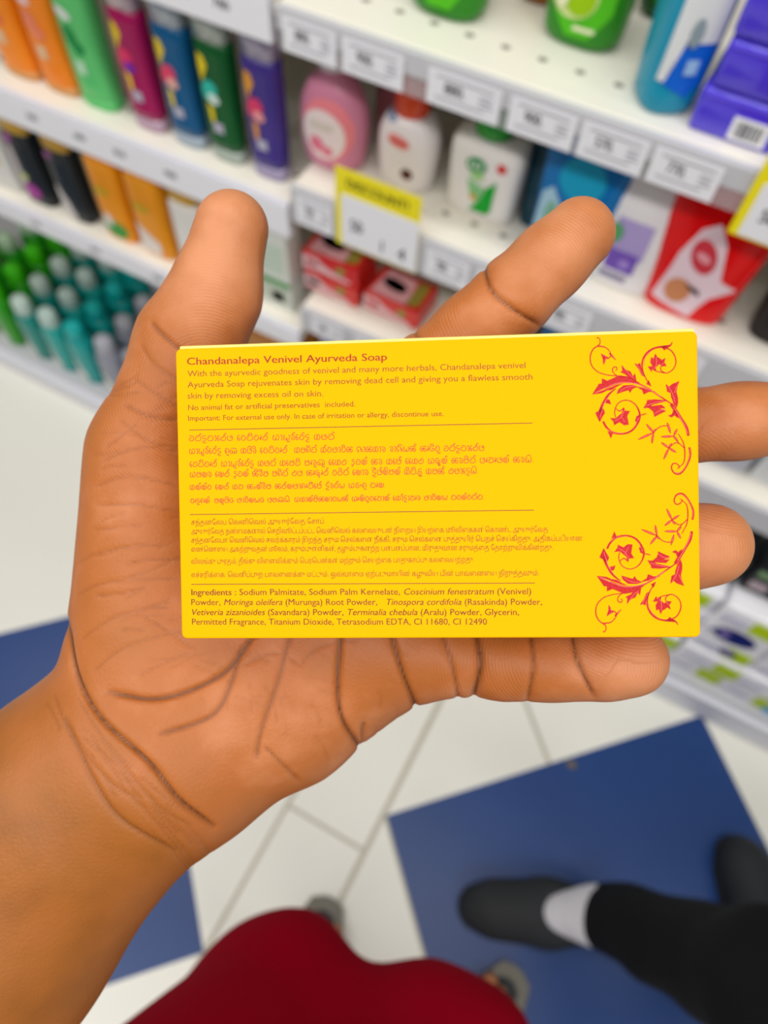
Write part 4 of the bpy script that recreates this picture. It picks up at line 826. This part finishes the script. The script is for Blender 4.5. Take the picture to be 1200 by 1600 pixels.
for ci, (cx, nm) in enumerate(((.240, 'left, behind the held carton'), (.349, 'middle, below the ring finger'), (.458, 'right, at the photo edge'), (.567, 'far right'))):
    for k in range(5):
        pack(cx+random.uniform(-.004, .004), .1005+.058*k, .668+random.uniform(-.004, .006), 'white film-wrapped pack with lime band, '+ORD[k]+' of the stack '+nm, (0, 0, .6, 1.4, 0)[k], (.026, .032, .026, .014, .018)[k])
for k, (x, c, p) in enumerate(((.25, '#1C2024', '#6C9A62'), (.335, '#23262C', '#84A878'), (.42, '#1C2024', '#C8B8BC'), (.505, '#24262A', '#6C9A62'))):
    t = put('dark_carton', 'black carton with a green band, '+('first', 'second', 'third', 'fourth')[k]+' from the left on top of the white packs', 'carton', x, .69, .3925, 0, 'black cartons on the white packs'); box('carton_body', (-.038, -.035, 0), (.038, .035, .075), mat('carton'+c, c, .4), t, .0015)
    box('print_band', (-.032, -.0358, .048), (.032, -.0352, .064), mat('print'+p, p, .4), t); box('print_band', (-.03, -.0358, .012), (-.004, -.0352, .034), mat('print_dusty', '#B8A8B0', .4), t)
t = put('sanitary_pack', 'sky blue pack lying in front of the white stack at the right photo edge', 'pack', .52, .645, .1005); link('wrapped_pack', box_mesh('wrapped_pack', (-.04, -.02, 0), (.05, .0, .03), .005, 3), mat('sky_blue_pack', '#3FA8E0', .3), t, True)
for x, c, p, h, label in ((-.385, '#C8CCDC', '#C84858', .46, 'white carton with blue and red print below the stacked red soap boxes'), (-.30, '#C98A30', '#E8D0A0', .44, 'orange carton below the single red soap box')):
    t = put('tall_carton', label, 'carton', x, .69, .10); box('carton_body', (-.038, -.04, 0), (.038, .04, h), mat('carton'+c, c, .4), t, .0015); box('print_band', (-.03, -.0408, h-.07), (.03, -.0402, h-.05), mat('print'+p, p, .4), t); box('print_band', (-.034, -.0408, h-.04), (.0, -.0402, h-.02), mat('print_steel2', '#4C6CB0', .4), t)
# ================================================================== clothing and feet of the person holding the carton
def child(o, root):
    bpy.context.view_layer.update(); o.parent = root; o.matrix_parent_inverse = root.matrix_world.inverted(); return o
MAROON = mat('maroon_cloth', '#8C0018', .95, bump=.25, bscale=700, spec=.05)
def body_obj(name, fn, lo, hi, h, material, root): return child(sdf_object(name, fn, lo, hi, h, material), root)
def garment_sdf(p):
    d = smin(cap_d(p, (-.05, -.24, 1.0), (-.018, -.080, .74), .085, .060), cap_d(p, (-.018, -.080, .74), (-.03, -.15, .42), .060, .070), .03)
    e = smin(cap_d(p, (.07, -.25, 1.0), (.106, -.066, .74), .10, .071), cap_d(p, (.106, -.066, .74), (.15, -.15, .42), .071, .080), .03)
    d = smin(d, e, .045)
    d = smin(d, cap_d(p, (.0, -.36, 1.12), (.02, -.32, .9), .12, .13), .06)
    w = .0035*np.sin(p[..., 0]*75+p[..., 2]*9)*np.clip((1.0-p[..., 2])*2, 0, 1)
    return smax(d+w, .44-p[..., 2], .01)
body_obj('maroon_garment', garment_sdf, (-.24, -.50, .41), (.32, .05, 1.25), .008, MAROON, holder)
FOOTSKIN = mat('foot_skin', '#B87850', .5, bump=.1, bscale=300)
def foot(toe, ang, side):
    ca, sa = math.cos(ang), math.sin(ang)
    def P(f, l, z): return np.array([toe[0]-f*ca-l*sa*side, toe[1]-f*sa+l*ca*side, z])   # f back from the toe tip, l towards the little toe
    def sdf(p):
        d = smin(cap_d(p, P(.075, .012, .036), P(.215, .004, .042), .026, .030), cap_d(p, P(.07, .036, .030), P(.17, .018, .036), .020, .024), .02)
        d = smin(d, cap_d(p, P(.16, .006, .06), P(.195, .004, .17), .028, .036), .03)
        d = smin(d, cap_d(p, P(.195, .004, .17), P(.19, .0, .46), .036, .05), .03)
        o = d
        for l, f, r in ((-.004, .012, .0125), (.018, .012, .009), (.033, .019, .0085), (.046, .028, .008), (.058, .038, .0078)):
            o = np.minimum(o, smin(d, cap_d(p, P(f, l, .024), P(.08, l*.72+.006, .030), r, r*1.15), .008))
        return smax(o, .0115-p[..., 2], .003)
    c = P(.1, .01, .1); fo = body_obj('foot', sdf, np.array([c[0]-.19, c[1]-.19, .005]), np.array([c[0]+.19, c[1]+.19, .48]), .0038, FOOTSKIN, holder)
    # sandal: sole, toe loop and glittering instep band
    prof = [(-.034, .008), (-.026, .028), (.01, .042), (.07, .050), (.13, .042), (.19, .036), (.235, .034), (.25, .02), (.253, .0)]
    out = [(f, .022+w) for f, w in prof]+[(f, .022-w*.92) for f, w in reversed(prof)]
    V = []; n = len(out)
    for z in (.0, .012): V += [tuple(P(f, l, z)) for f, l in out]
    Fc = [tuple(range(n, 2*n)), tuple(range(n-1, -1, -1))]+[(i, (i+1) % n, (i+1) % n+n, i+n) for i in range(n)]
    SD = mat('sandal_sole', '#26282C', .7); GL = mat('glitter_strap', '#5C5E5C', .35, .4, bump=.9, bscale=900)
    so = child(mesh('sandal_sole', V, Fc, SD), fo)
    rim = child(mesh('sandal_rim', [tuple(P(f, l, .0125)) for f, l in out]+[tuple(P(f*.86+.016, .022+(l-.022)*.70, .0125)) for f, l in out], [(i, (i+1) % n, (i+1) % n+n, i+n) for i in range(n)], mat('glitter_rim', '#77746A', .4, .3, bump=.9, bscale=900)), fo)
    def strap(pts, w, nm, m):
        V, Fc = [], []; Q = crom(np.array(pts), 6); T = np.gradient(Q, axis=0); T /= np.linalg.norm(T, axis=1, keepdims=True); fwd = np.array([-ca, -sa, 0])
        for q in Q:
            for a in (-1, 1):
                for dz in (0, .003): V.append(tuple(q+fwd*a*w/2+np.array([0, 0, dz])))
        for i in range(len(Q)-1):
            b = i*4; Fc += [(b, b+4, b+5, b+1), (b+1, b+5, b+7, b+3), (b+3, b+7, b+6, b+2), (b+2, b+6, b+4, b)]
        return child(mesh(nm, V, Fc, m, None, True), fo)
    strap([P(.03, -.022, .012), P(.03, -.020, .03), P(.03, -.004, .041), P(.03, .012, .032), P(.03, .014, .014)], .014, 'toe_loop', SD)
    strap([P(.085, -.028, .012), P(.085, -.022, .045), P(.085, .01, .066), P(.085, .045, .052), P(.085, .066, .012)], .045, 'instep_band', GL)
foot((-.018, -.024), math.radians(100), 1)
foot((.245, .034), math.radians(76), -1)
# ================================================================== the other person: black trousers, white socks, black slip-on shoes
other = thing('person', 'person in black trousers, white socks and black slip-on shoes standing at the right', 'person', (.5, .25, 0))
TROU = mat('black_trousers', '#0F1114', .9, bump=.2, bscale=500, spec=.2); SHOE = mat('black_shoe_fabric', '#23262A', .75, bump=.3, bscale=600); SOCK = mat('white_sock', '#E4E4EC', .9, bump=.3, bscale=900); SOLE = mat('shoe_sole', '#151617', .7)
def shoe_and_leg(toe, ang, knee, hip, hem):
    ca, sa = math.cos(ang), math.sin(ang)
    P = lambda f, l, z: np.array([toe[0]+f*ca-l*sa, toe[1]+f*sa+l*ca, z])
    def sh(p):
        d = smin(cap_d(p, P(.050, 0, .030), P(.14, .0, .036), .043, .047), cap_d(p, P(.14, 0, .036), P(.235, 0, .040), .047, .040), .03)
        d = smin(d, cap_d(p, P(.02, 0, .022), P(.06, 0, .028), .018, .034), .02)
        d = smax(d, .002-p[..., 2], .004)
        return smax(d, -cap_d(p, P(.155, 0, .095), P(.225, 0, .11), .036, .042), .008)
    c = P(.13, 0, .05); lo = np.array([c[0]-.2, c[1]-.2, 0]); hi = np.array([c[0]+.2, c[1]+.2, .12])
    so = body_obj('shoe', sh, lo, hi, .004, SHOE, other)
    prof = [(-.002, .012), (.01, .030), (.05, .046), (.1, .049), (.15, .048), (.2, .045), (.25, .040), (.272, .024), (.276, .004)]
    out = [(f, w) for f, w in prof]+[(f, -w) for f, w in reversed(prof)]; n = len(out); V = [tuple(P(f, l, z)) for z in (0, .009) for f, l in out]
    child(mesh('sole', V, [tuple(range(n, 2*n)), tuple(range(n-1, -1, -1))]+[(i, (i+1) % n, (i+1) % n+n, i+n) for i in range(n)], SOLE), so)
    an = P(.205, 0, .10)
    body_obj('sock', lambda p: smin(cap_d(p, P(.150, 0, .052), an, .032, .038), cap_d(p, an, P(.215, 0, .13), .038, .036), .03), lo, hi+np.array([0, 0, .14]), .0045, SOCK, other)
    kn, hp, hm = np.array(knee), np.array(hip), np.array(hem)
    def tr(p):
        d = smin(cap_d(p, hm, kn, .052, .068), cap_d(p, kn, hp, .068, .10), .04)
        w = .0028*np.sin(p[..., 2]*26+p[..., 0]*40+2*np.sin(p[..., 1]*31))*np.sin(p[..., 0]*37-p[..., 2]*11)
        ax_ = np.array(_unit(kn-hm), np.float32); return smax(d+w, -((p-hm.astype(np.float32))@ax_), .006)
    pts = np.array([kn, hp, hm]); body_obj('trouser_leg', tr, pts.min(0)-.14, pts.max(0)+.14, .008, TROU, other)
shoe_and_leg((.152, .098), math.radians(24), (.418, .148, .52), (.60, .03, .95), (.356, .190, .095))
shoe_and_leg((.530, .425), math.radians(-58), (.72, .16, .52), (.80, .05, .95), (.654, .235, .085))
